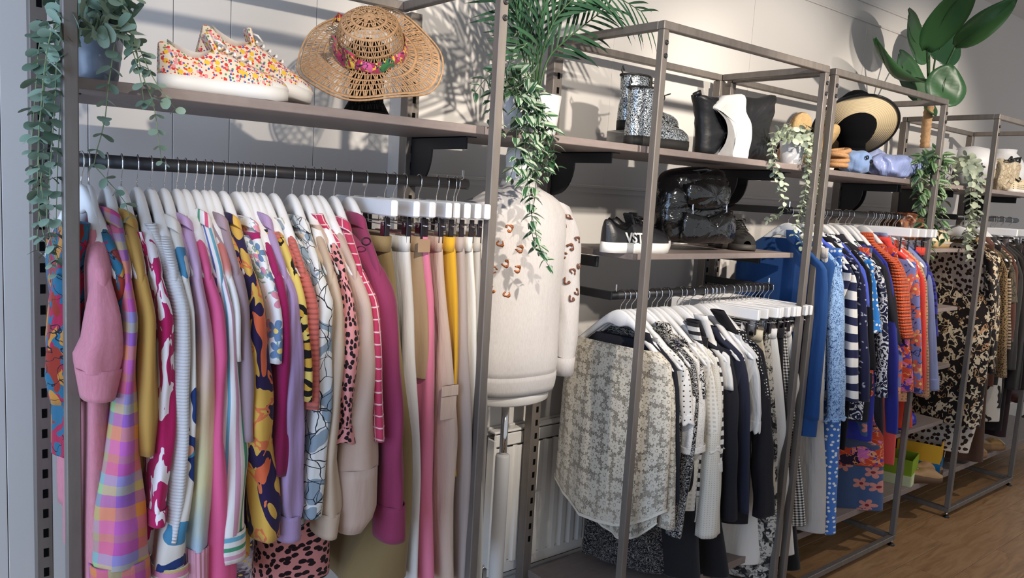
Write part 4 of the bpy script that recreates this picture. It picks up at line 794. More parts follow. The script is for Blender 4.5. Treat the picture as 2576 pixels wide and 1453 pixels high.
def strand(root, base, pts, lm, step, mat, rg, rad=0.0014, sc=(0.7, 1.25), pair=True, skip=0, droop=0.25, name='strand', lname='leaf', taper=0.5):
    P = resample(smooth_path(pts, 6), step); m = MB(); m.tube([tuple(p-base) for p in P], [rad*(1-0.5*i/len(P)) for i in range(len(P))], 5)
    st = m.build(name, mat, root, True); k = len(P)
    for i in range(skip, k):
        tng = P[min(i+1, k-1)]-P[max(i-1, 0)]; tng /= np.linalg.norm(tng)+1e-9; tv = Vector(tng); ax = tv.orthogonal().normalized(); az = (i % 2)*math.pi/2+rg.uniform(-.5, .5)
        for s in ((0, math.pi) if pair else (rg.choice((0, math.pi)),)):
            out = Matrix.Rotation(az+s, 3, tv) @ ax; d = (out+tv*0.25+Vector((0, 0, -droop))*rg.uniform(.3, 1.3)).normalized(); q = rg.uniform(*sc)*(1-taper*i/k)
            put_leaf(root, st, lname, lm, leaf_matrix(tuple(P[i]-base), d, -tv+out*0.3+Vector((rg.uniform(-.5, .5), rg.uniform(-.8, .2), rg.uniform(-.2, .6))), (q, q, q)))
    return st
def pot(root, r0, r1, h, mat, n=28, soil=True, wall=0.006):
    m = MB(); m.lathe([(r0*0.9, 0), (r0, 0.004), (r1, h), (r1-wall, h), (r1-wall-0.003, h*0.85), (0, h*0.85)], n); m.build('pot', mat, root, True)
    if soil:
        m = MB(); m.lathe([(r1-wall-0.001, h*0.84), (r1*0.5, h*0.89), (0, h*0.9)], 16); m.build('soil', M_SOIL, root, True)
def pts(lst, Y, rg=None, jit=0.0):
    out = []
    for i, q in enumerate(lst):
        y = q[2] if len(q) > 2 else Y
        out.append(at(q[0], q[1], y+(rg.uniform(-jit, jit) if rg and i > 1 else 0)))
    return out
# --- trailing eucalyptus on the left end of the first shelf
rg = random.Random(3); B0 = np.array([-0.995, -0.31, SZ])
t = empty('trailing_eucalyptus', B0, 0, 'grey green trailing eucalyptus in blue grey pot beside floral sneakers', 'plant'); pot(t, .040, .054, .115, M_POTG)
for ln, Y in (([(232, 70), (175, 30), (130, 80), (112, 200), (100, 320), (95, 430), (100, 540), (128, 665)], -.43), ([(238, 70), (190, 40), (148, 110), (140, 230), (132, 350), (124, 460), (118, 560), (146, 650)], -.45),
              ([(240, 80), (185, 50), (160, 130), (152, 260), (146, 400), (142, 520), (140, 690)], -.44), ([(226, 70), (150, 40), (104, 90), (92, 200), (84, 300), (78, 410), (92, 480)], -.42),
              ([(240, 70), (190, 60), (128, 130), (110, 250), (112, 350), (104, 450), (96, 560), (92, 630)], -.40), ([(238, 75), (180, 70), (140, 60), (118, 130), (104, 260), (96, 380), (108, 500)], -.47)):
    strand(t, B0, pts(ln, Y, rg, .015), LM_EUC, .026, M_STEM, rg)
for ln, Y in (([(255, 75), (288, 75), (284, 140), (272, 220), (264, 300), (246, 370), (234, 410), (262, 445), (290, 475), (318, 515), (326, 545)], -.45), ([(255, 70), (322, 70), (346, 140), (362, 200), (386, 260), (396, 330), (406, 405)], -.44),
              ([(260, 70), (336, 90), (366, 160), (400, 220), (442, 275)], -.43), ([(252, 65), (310, 80), (334, 130), (352, 190), (362, 255)], -.45), ([(255, 75), (300, 60), (330, 100), (348, 150)], -.40)):
    strand(t, B0, pts(ln, Y, rg, .01), LM_EUC, .030, M_STEM, rg)
for a in range(9):
    an = a*0.7; c = B0+np.array([0, 0, .10]); strand(t, B0, [c, c+np.array([.03*math.cos(an), .03*math.sin(an), .04]), c+np.array([.07*math.cos(an), .06*math.sin(an), .045+.02*(a % 3)])], LM_EUC, .016, M_STEM, rg, sc=(.9, 1.4), taper=.1)
# --- variegated trailing vine above the mannequin
rg = random.Random(5); B0 = np.array([0.115, -0.33, SZ])
t = empty('trailing_vine', B0, 0, 'variegated green trailing vine hanging over the sweatshirt mannequin', 'plant'); pot(t, .042, .055, .10, M_POTW)
for ln, Y in (([(1300, 235), (1262, 190), (1240, 235), (1232, 300), (1242, 345)], -.40), ([(1300, 235), (1272, 172), (1225, 195), (1196, 232)], -.36), ([(1302, 238), (1290, 195), (1324, 190), (1340, 260), (1346, 330), (1340, 400), (1332, 470)], -.44),
              ([(1310, 240), (1352, 228), (1366, 300), (1362, 380), (1372, 445)], -.44), ([(1305, 245), (1300, 330), (1296, 400), (1284, 445)], -.45), ([(1320, 245), (1330, 340), (1326, 420), (1332, 500), (1346, 580), (1364, 640), (1380, 668)], -.46),
              ([(1325, 245), (1346, 340), (1350, 420), (1345, 500), (1336, 560), (1346, 625)], -.45), ([(1330, 245), (1376, 300), (1394, 370), (1380, 425)], -.44), ([(1330, 245), (1320, 360), (1312, 425)], -.46), ([(1338, 245), (1370, 340), (1352, 405)], -.45),
              ([(1305, 235), (1306, 160), (1300, 120), (1296, 92)], -.38), ([(1300, 240), (1258, 215), (1248, 270), (1262, 335)], -.42), ([(1315, 240), (1338, 205), (1312, 170), (1288, 195)], -.40), ([(1322, 245), (1356, 300), (1376, 380), (1400, 420)], -.43)):
    strand(t, B0, pts(ln, Y, rg, .01), LM_IVY, .024, M_STEMD, rg, sc=(.7, 1.2), taper=.25)
# --- palm
rg = random.Random(8); B0 = np.array([0.295, -0.20, SZ])
t = empty('potted_palm', B0, 0, 'tall green palm in white pot above the mannequin', 'plant'); pot(t, .060, .074, .135, M_POTW)
for ln in ([(1345, 250, -.20), (1332, 150, -.22), (1308, 60, -.28), (1275, 0, -.32), (1235, -60, -.34)], [(1345, 250, -.20), (1338, 110, -.20), (1326, 0, -.22), (1318, -100, -.25)], [(1350, 250, -.20), (1366, 120, -.22), (1402, 30, -.25), (1470, -12, -.28), (1550, -6, -.30), (1612, 28, -.30)],
           [(1352, 250, -.20), (1378, 150, -.20), (1430, 95, -.20), (1480, 55, -.20), (1528, 18, -.20)], [(1348, 250, -.20), (1356, 120, -.18), (1376, 20, -.16), (1420, -60, -.16)], [(1343, 250, -.20), (1322, 165, -.26), (1306, 90, -.33), (1300, 10, -.36)],
           [(1348, 250, -.20), (1350, 150, -.26), (1360, 50, -.33), (1380, -40, -.37)], [(1346, 250, -.20), (1340, 160, -.12), (1330, 60, -.06), (1318, -30, -.04)], [(1350, 250, -.20), (1362, 150, -.26), (1390, 60, -.30), (1440, 0, -.32), (1490, -20, -.33)]):
    P = resample(smooth_path(pts(ln, 0), 6), .030); m = MB(); m.tube([tuple(p-B0) for p in P], [.0042*(1-.75*i/len(P)) for i in range(len(P))], 6); st = m.build('frond_stem', M_STEMD, t, True); k = len(P)
    for i in range(max(4, int(k*.36)), k):
        tn = Vector(P[min(i+1, k-1)]-P[i-1]).normalized(); sd = tn.cross(Vector((0.3, -1, 0.2))).normalized(); u = i/k
        for s in (-1, 1):
            d = (sd*s*(0.55+.2*rg.random())+tn*(.75+.3*u)+Vector((0, 0, -.18*rg.random()))).normalized(); q = (0.75+.35*math.sin(math.pi*min(1, u*1.05)))*rg.uniform(.85, 1.1)
            put_leaf(t, st, 'leaflet', LM_PALM, leaf_matrix(tuple(P[i]-B0), d, tn.cross(sd)*-1+Vector((0, -.3, .2)), (q, q*1.2, q)))
# --- small eucalyptus pot at the end of the boots shelf
rg = random.Random(11); pb = at(1990, 412, -.355); B0 = np.array([pb[0], -.355, SZ])
t = empty('potted_eucalyptus', B0, 0, 'pale trailing eucalyptus in small white pot beside brown wedges', 'plant'); pot(t, .040, .052, .092, M_POTW)
for ln, Y in (([(1985, 350), (1955, 330), (1940, 390), (1950, 440), (1966, 490), (1975, 515), (1960, 540), (1930, 555)], -.42), ([(1985, 350), (1948, 345), (1945, 380), (1958, 430), (1972, 470)], -.43), ([(1995, 350), (2035, 345), (2045, 400), (2040, 460), (2030, 520), (2022, 580), (2015, 620)], -.43),
              ([(2000, 350), (2050, 360), (2062, 420), (2052, 500), (2030, 540)], -.42), ([(1995, 350), (2028, 360), (2032, 430), (2022, 500), (2005, 560), (1998, 590)], -.44), ([(1998, 350), (2040, 352), (2056, 400), (2058, 450), (2048, 480)], -.41), ([(1992, 350), (2022, 352), (2030, 400), (2028, 470), (2018, 540)], -.43)):
    strand(t, B0, pts(ln, Y, rg, .008), LM_EUC2, .020, M_STEM, rg, sc=(.7, 1.15), taper=.15)
for a in range(11):
    an = a*.6; c = B0+np.array([0, 0, .085]); strand(t, B0, [c, c+np.array([.03*math.cos(an), .03*math.sin(an), .03]), c+np.array([.06*math.cos(an), .05*math.sin(an), .03+.02*(a % 3)])], LM_EUC2, .013, M_STEM, rg, sc=(.8, 1.3), taper=.1)
# --- rubber plant between third and fourth frame
pb = at(2340, 440, -.2); B0 = np.array([pb[0]-.02, -.20, SZ-.004])
t = empty('rubber_plant', B0, 0, 'broad leaved rubber plant in large grey pot', 'plant'); pot(t, .105, .125, .19, M_POTC)
tp = [at(2326, 372, -.2), at(2330, 320, -.2), at(2338, 265, -.2)]; m = MB(); P = resample(np.array(tp), .012); m.tube([tuple(p-B0) for p in P], [.022+.0035*(i % 2) for i in range(len(P))], 12); m.build('trunk', plain('fibre_trunk', '#a58462', .9, 0, .2, .25, 60, .6, 90), t, True)
def bigleaf(base, tip, W, nrm, curl, stem_from, mat=M_RUB):
    b, e = np.array(base), np.array(tip); L = float(np.linalg.norm(e-b)); n = 12; rows = []
    for i in range(n+1):
        u = i/n; w_ = W*(math.sin(math.pi*min(1, .04+.94*u**.85))**.62); row = []
        for k in range(7):
            s = (k-3)/3.0; row.append((s*w_, u*L, curl*abs(s)**1.6*w_+.10*L*math.sin(math.pi*u)*-1+.006*math.sin(9*u+3*s)))
        rows.append(row)
    m = MB(); m.loft(rows, closed=False); d = Vector(e-b).normalized(); o = m.build('leaf', mat, t, True, matrix=leaf_matrix(tuple(b-B0), d, nrm, (1, 1, 1))); o.modifiers.new('s', 'SOLIDIFY').thickness = .0012
    m = MB(); q = [np.array(stem_from)-B0, (np.array(stem_from)+b)/2-B0+np.array([0, 0, .01]), b-B0]; m.tube([tuple(p) for p in resample(smooth_path(q, 4), .02)], .005, 7); m.build('leaf_stem', M_STEMD, o.parent, True)
    m = MB(); m.tube([(0, u*L, -.10*L*math.sin(math.pi*u)+.002) for u in np.linspace(0, .97, 10)], [.003*(1-.7*u) for u in np.linspace(0, 1, 10)], 5); m.build('midrib', M_STEMD, o, True)
tc = at(2336, 262, -.2); CN = Vector((-.75, -.9, .25))
bigleaf(at(2338, 140, -.14), at(2285, 30, -.16), .125, (-.6, -1, .5), .10, tc); bigleaf(at(2332, 128, -.36), at(2448, -40, -.62), .085, (-.8, -.9, .35), .25, tc)
bigleaf(at(2402, 118, -.34), at(2555, -4, -.62), .066, (.1, -.7, .8), .35, tc); bigleaf(at(2372, 266, -.36), at(2392, 163, -.36), .120, (-.5, -1, .25), .10, tc)
bigleaf(at(2335, 205, -.26), at(2200, 97, -.34), .055, (-.3, -.4, 1), .5, tc); bigleaf(at(2335, 250, -.20), at(2262, 130, -.20), .08, (-.7, -.9, .2), .2, tc); bigleaf(at(2332, 230, -.12), at(2350, 290, -.26), .06, (-.5, -1, .3), .2, tc)
bigleaf(at(2352, 150, -.12), at(2405, 70, -.12), .12, (-.7, -1, .2), .1, tc)
# --- ivy and eucalyptus on the far shelves
rg = random.Random(21); pb = at(2345, 440, -.38); B0 = np.array([pb[0], -.36, SZ-.004])
t = empty('trailing_ivy', B0, 0, 'dark green trailing ivy hanging below the rubber plant pot', 'plant'); pot(t, .035, .045, .06, M_POTW)
for ln, Y in (([(2345, 420), (2320, 390), (2312, 430), (2320, 500), (2318, 560)], -.44), ([(2348, 420), (2345, 380), (2352, 440), (2350, 520), (2345, 580)], -.45), ([(2350, 420), (2372, 400), (2376, 470), (2370, 540), (2376, 600)], -.44), ([(2346, 420), (2330, 440), (2335, 520), (2330, 590)], -.43), ([(2350, 420), (2362, 440), (2362, 510), (2352, 570), (2335, 640)], -.45), ([(2348, 420), (2340, 385), (2325, 400)], -.40), ([(2350, 420), (2362, 385), (2378, 400)], -.40), ([(2346, 420), (2318, 420), (2308, 470), (2315, 530)], -.42)):
    strand(t, B0, pts(ln, Y, rg, .01), LM_IVY2, .034, M_STEMD, rg, sc=(.8, 1.3), taper=.15)
rg = random.Random(23); pb = at(2425, 468, -.34); B0 = np.array([pb[0], -.34, SZ-.004])
t = empty('potted_eucalyptus', B0, 0, 'pale trailing eucalyptus in grey pot beside cream bag', 'plant'); pot(t, .06, .075, .13, M_POTC)
for ln, Y in (([(2425, 420), (2450, 410), (2462, 480), (2452, 560), (2440, 620)], -.42), ([(2425, 420), (2445, 430), (2450, 520), (2436, 600), (2438, 650)], -.44), ([(2425, 420), (2405, 415), (2402, 470)], -.40), ([(2425, 420), (2440, 400), (2470, 440), (2468, 500)], -.40), ([(2425, 420), (2455, 440), (2458, 530), (2444, 590)], -.43), ([(2425, 420), (2412, 395), (2398, 405)], -.36), ([(2425, 420), (2432, 390), (2446, 400)], -.36), ([(2425, 425), (2440, 450), (2440, 540), (2430, 610)], -.43)):
    strand(t, B0, pts(ln, Y, rg, .01), LM_EUC2, .028, M_STEM, rg, sc=(1.0, 1.7), taper=.15)
for root, name, lm, mb_ in FOL.values():
    o = mb_.build('foliage', lm.materials[0], root, True); o['kind'] = 'stuff'
# ================================================================== mannequin with sweatshirt
MX, MY = 0.215, -0.225
M_MANW = plain('mannequin_white', '#e4e1dd', .35, 0, .45, .01)
t = empty('mannequin', (MX, MY, 0), 0, 'white torso mannequin on chrome and white pole stand', 'mannequin')
m = MB(); m.lathe([(0, .992), (.13, .992), (.150, 1.000), (.152, 1.035), (.13, 1.10), (.125, 1.3), (.14, 1.5), (.11, 1.60), (.055, 1.645), (.046, 1.70), (.050, 1.76), (.045, 1.785), (0, 1.790)], 32, (0, 0, 0), 1.0, .74); m.build('torso', M_MANW, t, True)
m = MB(); m.lathe([(.0125, .70), (.0125, 1.01)], 16); m.build('chrome_pole', M_CHROME, t, True)
m = MB(); m.lathe([(0.024, .02), (.024, .80), (.022, .806), (.013, .808)], 20); m.build('outer_tube', M_MANW, t, True)
m = MB(); m.lathe([(0, 0), (.17, 0), (.172, .008), (.16, .014), (.03, .022), (0, .022)], 32); m.build('base', M_MANW, t, True)
MARL = F('greymarl', build=solid('#aeaaa9', .34), weave=500, wv=.2, fold=.25)
sw = empty('marl_sweatshirt', (MX, MY, 1.03), 0, 'pale grey marl sweatshirt with coppery leopard patches on mannequin', 'sweatshirt')
prof = [(1.668, .060, .056), (1.660, .075, .064), (1.645, .115, .078), (1.625, .150, .090), (1.59, .172, .100), (1.53, .176, .112), (1.44, .168, .118), (1.32, .160, .116), (1.20, .160, .116), (1.12, .166, .120), (1.085, .162, .118)]
def torso_pt(th, z, off=0.0):
    zs = [-p[0] for p in prof]; a = float(np.interp(-z, zs, [p[1] for p in prof]))+off; b = float(np.interp(-z, zs, [p[2] for p in prof]))+off
    c, s = math.cos(th), math.sin(th); f = 1+.012*math.sin(5*th+z*14)*min(1, (1.62-z)*4 if z < 1.62 else 0)
    return (a*f*math.copysign(abs(c)**.85, c), -b*f*math.copysign(abs(s)**.85, s), z-1.03)
m = MB(); zz = [1.668, 1.66, 1.645, 1.625, 1.59]+list(np.linspace(1.55, 1.085, 22)); m.loft([[torso_pt(2*math.pi*j/48, z) for j in range(48)] for z in zz]); o = m.build('body', MARL, sw, True); o.modifiers.new('s', 'SOLIDIFY').thickness = .003
m = MB(); m.loft([[torso_pt(2*math.pi*j/48, z, d) for j in range(48)] for z, d in ((1.088, .003), (1.075, .004), (1.045, .001), (1.028, -.004))]) if False else m
hb = MB(); hb.loft([[(lambda p: (p[0]*k, p[1]*k, z-1.03))(torso_pt(2*math.pi*j/48, 1.085)) for j in range(48)] for z, k in ((1.09, 1.012), (1.075, 1.018), (1.05, 1.0), (1.03, .965))]); o = hb.build('hem_band', MARL, sw, True); o.modifiers.new('s', 'SOLIDIFY').thickness = .004
cb = MB(); cb.loft([[(.058*k*math.cos(2*math.pi*j/32), -.054*k*math.sin(2*math.pi*j/32), z-1.03) for j in range(32)] for z, k in ((1.660, 1.10), (1.675, 1.02), (1.688, .95))]); o = cb.build('neck_band', MARL, sw, True); o.modifiers.new('s', 'SOLIDIFY').thickness = .005
SLV = {}
for s in (-1, 1):
    pth = [(s*.135, 0, .595), (s*.180, -.004, .53), (s*.200, -.010, .42), (s*.212, -.018, .28), (s*.212, -.030, .15), (s*.206, -.036, .085)]; P = resample(smooth_path(pth, 6), .014); rad = np.interp(np.linspace(0, 1, len(P)), [0, .2, .5, .85, 1], [.062, .062, .052, .043, .036])
    m = MB(); rings = []
    for i, p in enumerate(P):
        rings.append([(p[0]+rad[i]*math.cos(a)*(1+.05*math.sin(3*a+i*.55)), p[1]-rad[i]*1.05*math.sin(a)*(1+.04*math.sin(4*a+i*.4)), p[2]+rad[i]*.25*s*-math.cos(a)) for a in (2*math.pi*j/24 for j in range(24))])
    m.loft(rings, True, False); o = m.build('sleeve', MARL, sw, True); SLV[s] = (P, rad)
    q = P[-1]; cf = MB(); cf.loft([[(q[0]+.034*k*math.cos(a), q[1]-.036*k*math.sin(a), q[2]+dz-.0*k) for a in (2*math.pi*j/24 for j in range(24))] for dz, k in ((.006, 1.06), (-.02, 1.0), (-.055, .96))]); c2 = cf.build('cuff', MARL, o, True); c2.modifiers.new('s', 'SOLIDIFY').thickness = .004
M_COP = plain('copper_sequin', '#a5623a', .35, .5, .5, .3, 300, .6, 500); M_BRN = plain('brown_patch', '#6b4434', .6, 0, .3, .2, 200)
def patch(fn, u0, v0, du, dv, rg, mat, name='leopard_patch'):
    n = 11; a0 = rg.random()*6; gap = rg.uniform(.8, 1.6); r1 = 1.0; r0 = .50; V = []
    for k in range(n+1):
        a = a0+(2*math.pi-gap)*k/n; w1 = r1*(1+.18*math.sin(3*a+a0)); w0 = r0*(1+.25*math.sin(2*a+a0)); V += [fn(u0+du*w0*math.cos(a), v0+dv*w0*math.sin(a)), fn(u0+du*w1*math.cos(a), v0+dv*w1*math.sin(a))]
    m = MB(); m.add(V, [[2*k, 2*k+1, 2*k+3, 2*k+2] for k in range(n)]); o = m.build(name, mat, sw, True); o.modifiers.new('s', 'SOLIDIFY').thickness = .0022
rg = random.Random(31); FT = lambda th, z: torso_pt(th, z, .0022)
for th, z in ((2.15, 1.545), (2.35, 1.50), (1.95, 1.485), (2.25, 1.44), (2.0, 1.425), (2.5, 1.42), (2.55, 1.36), (2.2, 1.35), (2.7, 1.55)): patch(FT, th, z, .085, .012, rg, M_COP)
P, rad = SLV[1]
def SF(a, u):
    i = min(len(P)-1, max(0, u*(len(P)-1))); i0 = int(i); p = P[i0]; r = rad[i0]+.003
    return (p[0]+r*math.cos(a)*1.03, p[1]-r*1.05*math.sin(a)*1.03, p[2]-r*.25*math.cos(a)-(i-i0)*.014)
for a, u in ((1.7, .10), (2.2, .17), (1.4, .24), (1.9, .30), (2.3, .36), (1.3, .40), (1.8, .45), (2.2, .52), (1.5, .57), (1.9, .62)): patch(SF, a, u, .20, .022, rg, M_BRN)

# ================================================================== shoes
def spline(xs, pts_): return float(np.interp(xs, [p[0] for p in pts_], [p[1] for p in pts_]))
def outline_w(u, W): # half width along the foot, heel u=0 .. toe u=1
    return W*spline(u, [(0, .0), (.02, .38), (.07, .62), (.15, .74), (.35, .70), (.5, .76), (.68, .98), (.8, 1.0), (.9, .84), (.96, .56), (.99, .30), (1, 0)])
def shoe(name, label, loc, rz, L, W, prof, mats, sole=0.025, group=None, pitch=0.0, roll=0.0, opening=(0.06, .42, .06), laces=0, toe_cap=None, wedge=0.0, lacemat=None, cat='shoe', text=None, heelpatch=None, strapless=False, tongue=True):
    t = empty(name, loc, 0, label, cat, group); t.rotation_euler = (roll, pitch, rz); n = 24; us = [0.0, .01, .03, .07, .12]+list(np.linspace(.18, .9, 15))+[.94, .97, .99, 1.0]
    ex = 1.06
    def so(u): return outline_w(u, W*ex/2)
    lo = [(u*L-.002*0, so(u)) for u in us]; out = lo+[(x, -y) for x, y in reversed(lo[1:-1])]
    m = MB()
    hgt = lambda x: sole+wedge*max(0, 1-x/L*1.6)
    bot = [(x, y*.97, .002*max(0, (x/L-.85)*20)) for x, y in out]; top = [(x, y, hgt(x)) for x, y in out]; mid = [(x, y*1.02, hgt(x)*.5) for x, y in out]
    m.loft([bot, mid, top], True, True); m.build('sole', mats['sole'], t, True)
    rings = []; N = 17
    for u in us[1:-1]:
        w_ = outline_w(u, W/2); h = spline(u, prof); b = hgt(u*L)-.003; ring = []
        for k in range(N):
            a = math.pi*k/(N-1); c, s = math.cos(a), math.sin(a); ring.append((u*L, w_*math.copysign(abs(c)**.75, c)*(1-.18*s*s), b+(h)*abs(s)**.72))
        rings.append(ring)
    m = MB(); m.loft(rings, closed=False); up = m.build('upper', mats['upper'], t, True)
    m = MB(); m.add([rings[0][k] for k in range(N)]+[(0.004, 0, rings[0][0][2])], [[k, k+1, N] for k in range(N-1)]); m.build('heel_counter', mats.get('heel', mats['upper']), t, True)
    if opening:
        u0, u1, wd = opening; V = []; nn = 18
        for r_ in (1.0, .8, 0.0):
            for k in range(nn):
                a = 2*math.pi*k/nn; u = (u0+u1)/2+(u1-u0)/2*math.cos(a)*r_; V.append((u*L, wd/2*math.sin(a)*r_, hgt(u*L)+spline(u, prof)*(1.0-.10*abs(math.sin(a))*r_)+(.001 if r_ == 1 else (-.012 if r_ == .8 else -.02))))
        Fs = [[i*nn+k, i*nn+(k+1) % nn, (i+1)*nn+(k+1) % nn, (i+1)*nn+k] for i in range(2) for k in range(nn)]
        m = MB(); m.add([(x, y, z+.003) for x, y, z in V], Fs); m.build('lining', mats.get('lining', M_BLACKPL), t, True)
        if tongue:
            m = MB(); u = u1; zt = hgt(u*L)+spline(u, prof); m.box((u*L-.006, 0, zt+.008), (.010, wd*.7, .045), Matrix.Rotation(-.5, 3, 'Y'), bev=.003); m.build('tongue', mats['upper'], t)
    for k in range(laces):
        u = opening[1]+.02+(.30/laces)*k; z = hgt(u*L)+spline(u, prof)+.003; wd = W*.26
        m = MB(); m.tube([(u*L, -wd, z-.008), (u*L+.004, -wd*.5, z+.001), (u*L+.006, 0, z+.003), (u*L+.004, wd*.5, z+.001), (u*L, wd, z-.008)], .0032, 6, flat=.6); m.build('lace', lacemat or mats['sole'], t, True)
    if laces:
        for s in (-1, 1):
            m = MB(); u = opening[1]+.02; z = hgt(u*L)+spline(u, prof)+.006; m.tube([(u*L, 0, z), (u*L-.01, s*.015, z+.008), (u*L-.004, s*.032, z+.004), (u*L+.012, s*.030, z-.004), (u*L+.006, s*.008, z)], .0026, 6); m.build('lace_bow', lacemat or mats['sole'], t, True)
    if toe_cap:
        rr = []
        for u in [q for q in us[1:-1] if q > .78]:
            w_ = outline_w(u, W/2)*1.03; h = spline(u, prof)*.62; b = hgt(u*L)-.003; rr.append([(u*L+.001, w_*math.copysign(abs(math.cos(a))**.75, math.cos(a)), b+h*abs(math.sin(a))**.6) for a in (math.pi*k/(N-1) for k in range(N))])
        m = MB(); m.loft(rr, closed=False); m.build('toe_cap', toe_cap, t, True)
    if heelpatch:
        m = MB(); m.box((.012, 0, sole+spline(.02, prof)*.72), (.012, .026, .012), bev=.002); m.build('heel_tab', heelpatch, t)
    return t
LOW = [(0, .066), (.05, .072), (.12, .060), (.25, .050), (.36, .062), (.42, .070), (.55, .060), (.7, .044), (.85, .032), (.95, .022), (1, .010)]
M_FLO = None
def m_floral():
    g = G('floral_canvas'); v = g.coord('Object'); c = lin('#d8c8b4')
    for i, (col, sc, th) in enumerate((('#5a8a5a', 120, .30), ('#c83a34', 75, .33), ('#d88a90', 90, .36), ('#d8b03c', 52, .33), ('#3c5a9a', 110, .26), ('#c8402f', 140, .3))):
        d = g.vor(g.map(v, (1, 1, 1), (i*.37, i*.21, i*.13)), sc, 'F1', 1.0, 'Distance', '3D'); sel = g.vor(g.map(v, (1, 1, 1), (i*.37, i*.21, i*.13)), sc, 'F1', 1.0, 'Color', '3D'); c = g.mix(g.math('MULTIPLY', g.lt(d, th), g.lt(g.sep(sel)[0], .72)), c, col)
    return g.fin(c, .85, 0, .2, g.bump(g.noise(v, 400, 2), .1, .001))
M_FLO = m_floral(); M_RUBW = plain('white_rubber', '#dcd9d4', .5, 0, .4, .03); M_LACEW = plain('white_lace', '#e2ded8', .8)
s1 = dict(upper=M_FLO, sole=M_RUBW, lining=plain('pale_lining', '#cfc6bc', .9))
p0 = at(396, 212, -.37); shoe('floral_sneaker', 'floral print canvas sneaker with white sole, front of pair', (p0[0], -.365, SZ), .02, .285, .100, LOW, s1, .030, 'floral sneakers', laces=5, lacemat=M_LACEW, opening=(.07, .40, .058), toe_cap=M_RUBW)
p0 = at(468, 150, -.25); shoe('floral_sneaker', 'floral print canvas sneaker propped heel up on its partner', (p0[0]+.012, -.25, SZ+.072), -.06, .285, .100, LOW, s1, .030, 'floral sneakers', pitch=.225, laces=5, lacemat=M_LACEW, opening=(.07, .40, .058), toe_cap=M_RUBW)
# black and white logo sneakers
M_BLEA = plain('black_leather', '#1e1e21', .38, 0, .5, .1, 20, .15, 180); M_WSOLE = plain('white_sole', '#e4e2de', .5, 0, .4, .02)
s2 = dict(upper=M_BLEA, sole=M_WSOLE, lining=M_BLACKPL)
SNK = [(0, .070), (.05, .082), (.12, .062), (.25, .050), (.36, .062), (.43, .072), (.55, .062), (.7, .048), (.85, .036), (.95, .026), (1, .012)]
def text_part(body, size, loc, rot, mat, parent, name='lettering', ext=.0012):
    cu = bpy.data.curves.new('t', 'FONT'); cu.body = body; cu.size = size; cu.extrude = ext; cu.offset = size*.022; ob = bpy.data.objects.new('t', cu); me = bpy.data.meshes.new_from_object(ob); bpy.data.objects.remove(ob); me.materials.append(mat); me.name = name
    return link(name, me, parent, loc, rot)
p0 = at(1514, 607, -.335); sa = shoe('logo_sneaker', 'black sneaker with white letters on its side, front of pair', (p0[0]+.005, -.335, 1.474), -.05, .295, .100, SNK, s2, .034, 'black logo sneakers', laces=4, lacemat=plain('black_lace', '#151515', .8), opening=(.07, .40, .058), heelpatch=M_RUBW)
text_part('VST', .046, (.066, -.0405, .036), (math.radians(78), 0, -.06), M_RUBW, sa)
p0 = at(1538, 575, -.23); shoe('logo_sneaker', 'black sneaker with white sole standing behind its partner', (p0[0]+.005, -.225, 1.474), -.02, .295, .100, SNK, s2, .034, 'black logo sneakers', laces=4, lacemat=MATS['black_lace'], opening=(.07, .40, .058), heelpatch=M_RUBW)
# black suede laced shoes, toes to the room
M_SUE = plain('black_suede', '#2b2a29', .95, 0, .15, .15, 90, .3, 300); M_SSOL = plain('dark_rubber', '#37332f', .6)
s3 = dict(upper=M_SUE, sole=M_SSOL)
SUE = [(0, .075), (.08, .090), (.2, .085), (.36, .088), (.46, .085), (.6, .066), (.75, .050), (.9, .040), (1, .015)]
p0 = at(1878, 613, -.33); a0 = -2.20
def toe_at(p, rz, L): return (p[0]-L*math.cos(rz), p[1]-L*math.sin(rz), p[2])
shoe('laced_shoe', 'black suede lace-up shoe with satin bow, toe to the shelf edge', toe_at((p0[0], -.335, 1.474), a0, .25), a0, .25, .098, SUE, s3, .026, 'black suede shoes', laces=5, lacemat=plain('satin_lace', '#121212', .35), opening=(.06, .42, .06))
p0 = at(1815, 598, -.21); shoe('laced_shoe', 'black suede lace-up shoe half behind the patent backpack', toe_at((p0[0]+.01, -.26, 1.474), a0, .24), a0, .24, .098, SUE, s3, .026, 'black suede shoes', laces=5, lacemat=MATS['satin_lace'], opening=(.06, .42, .06))
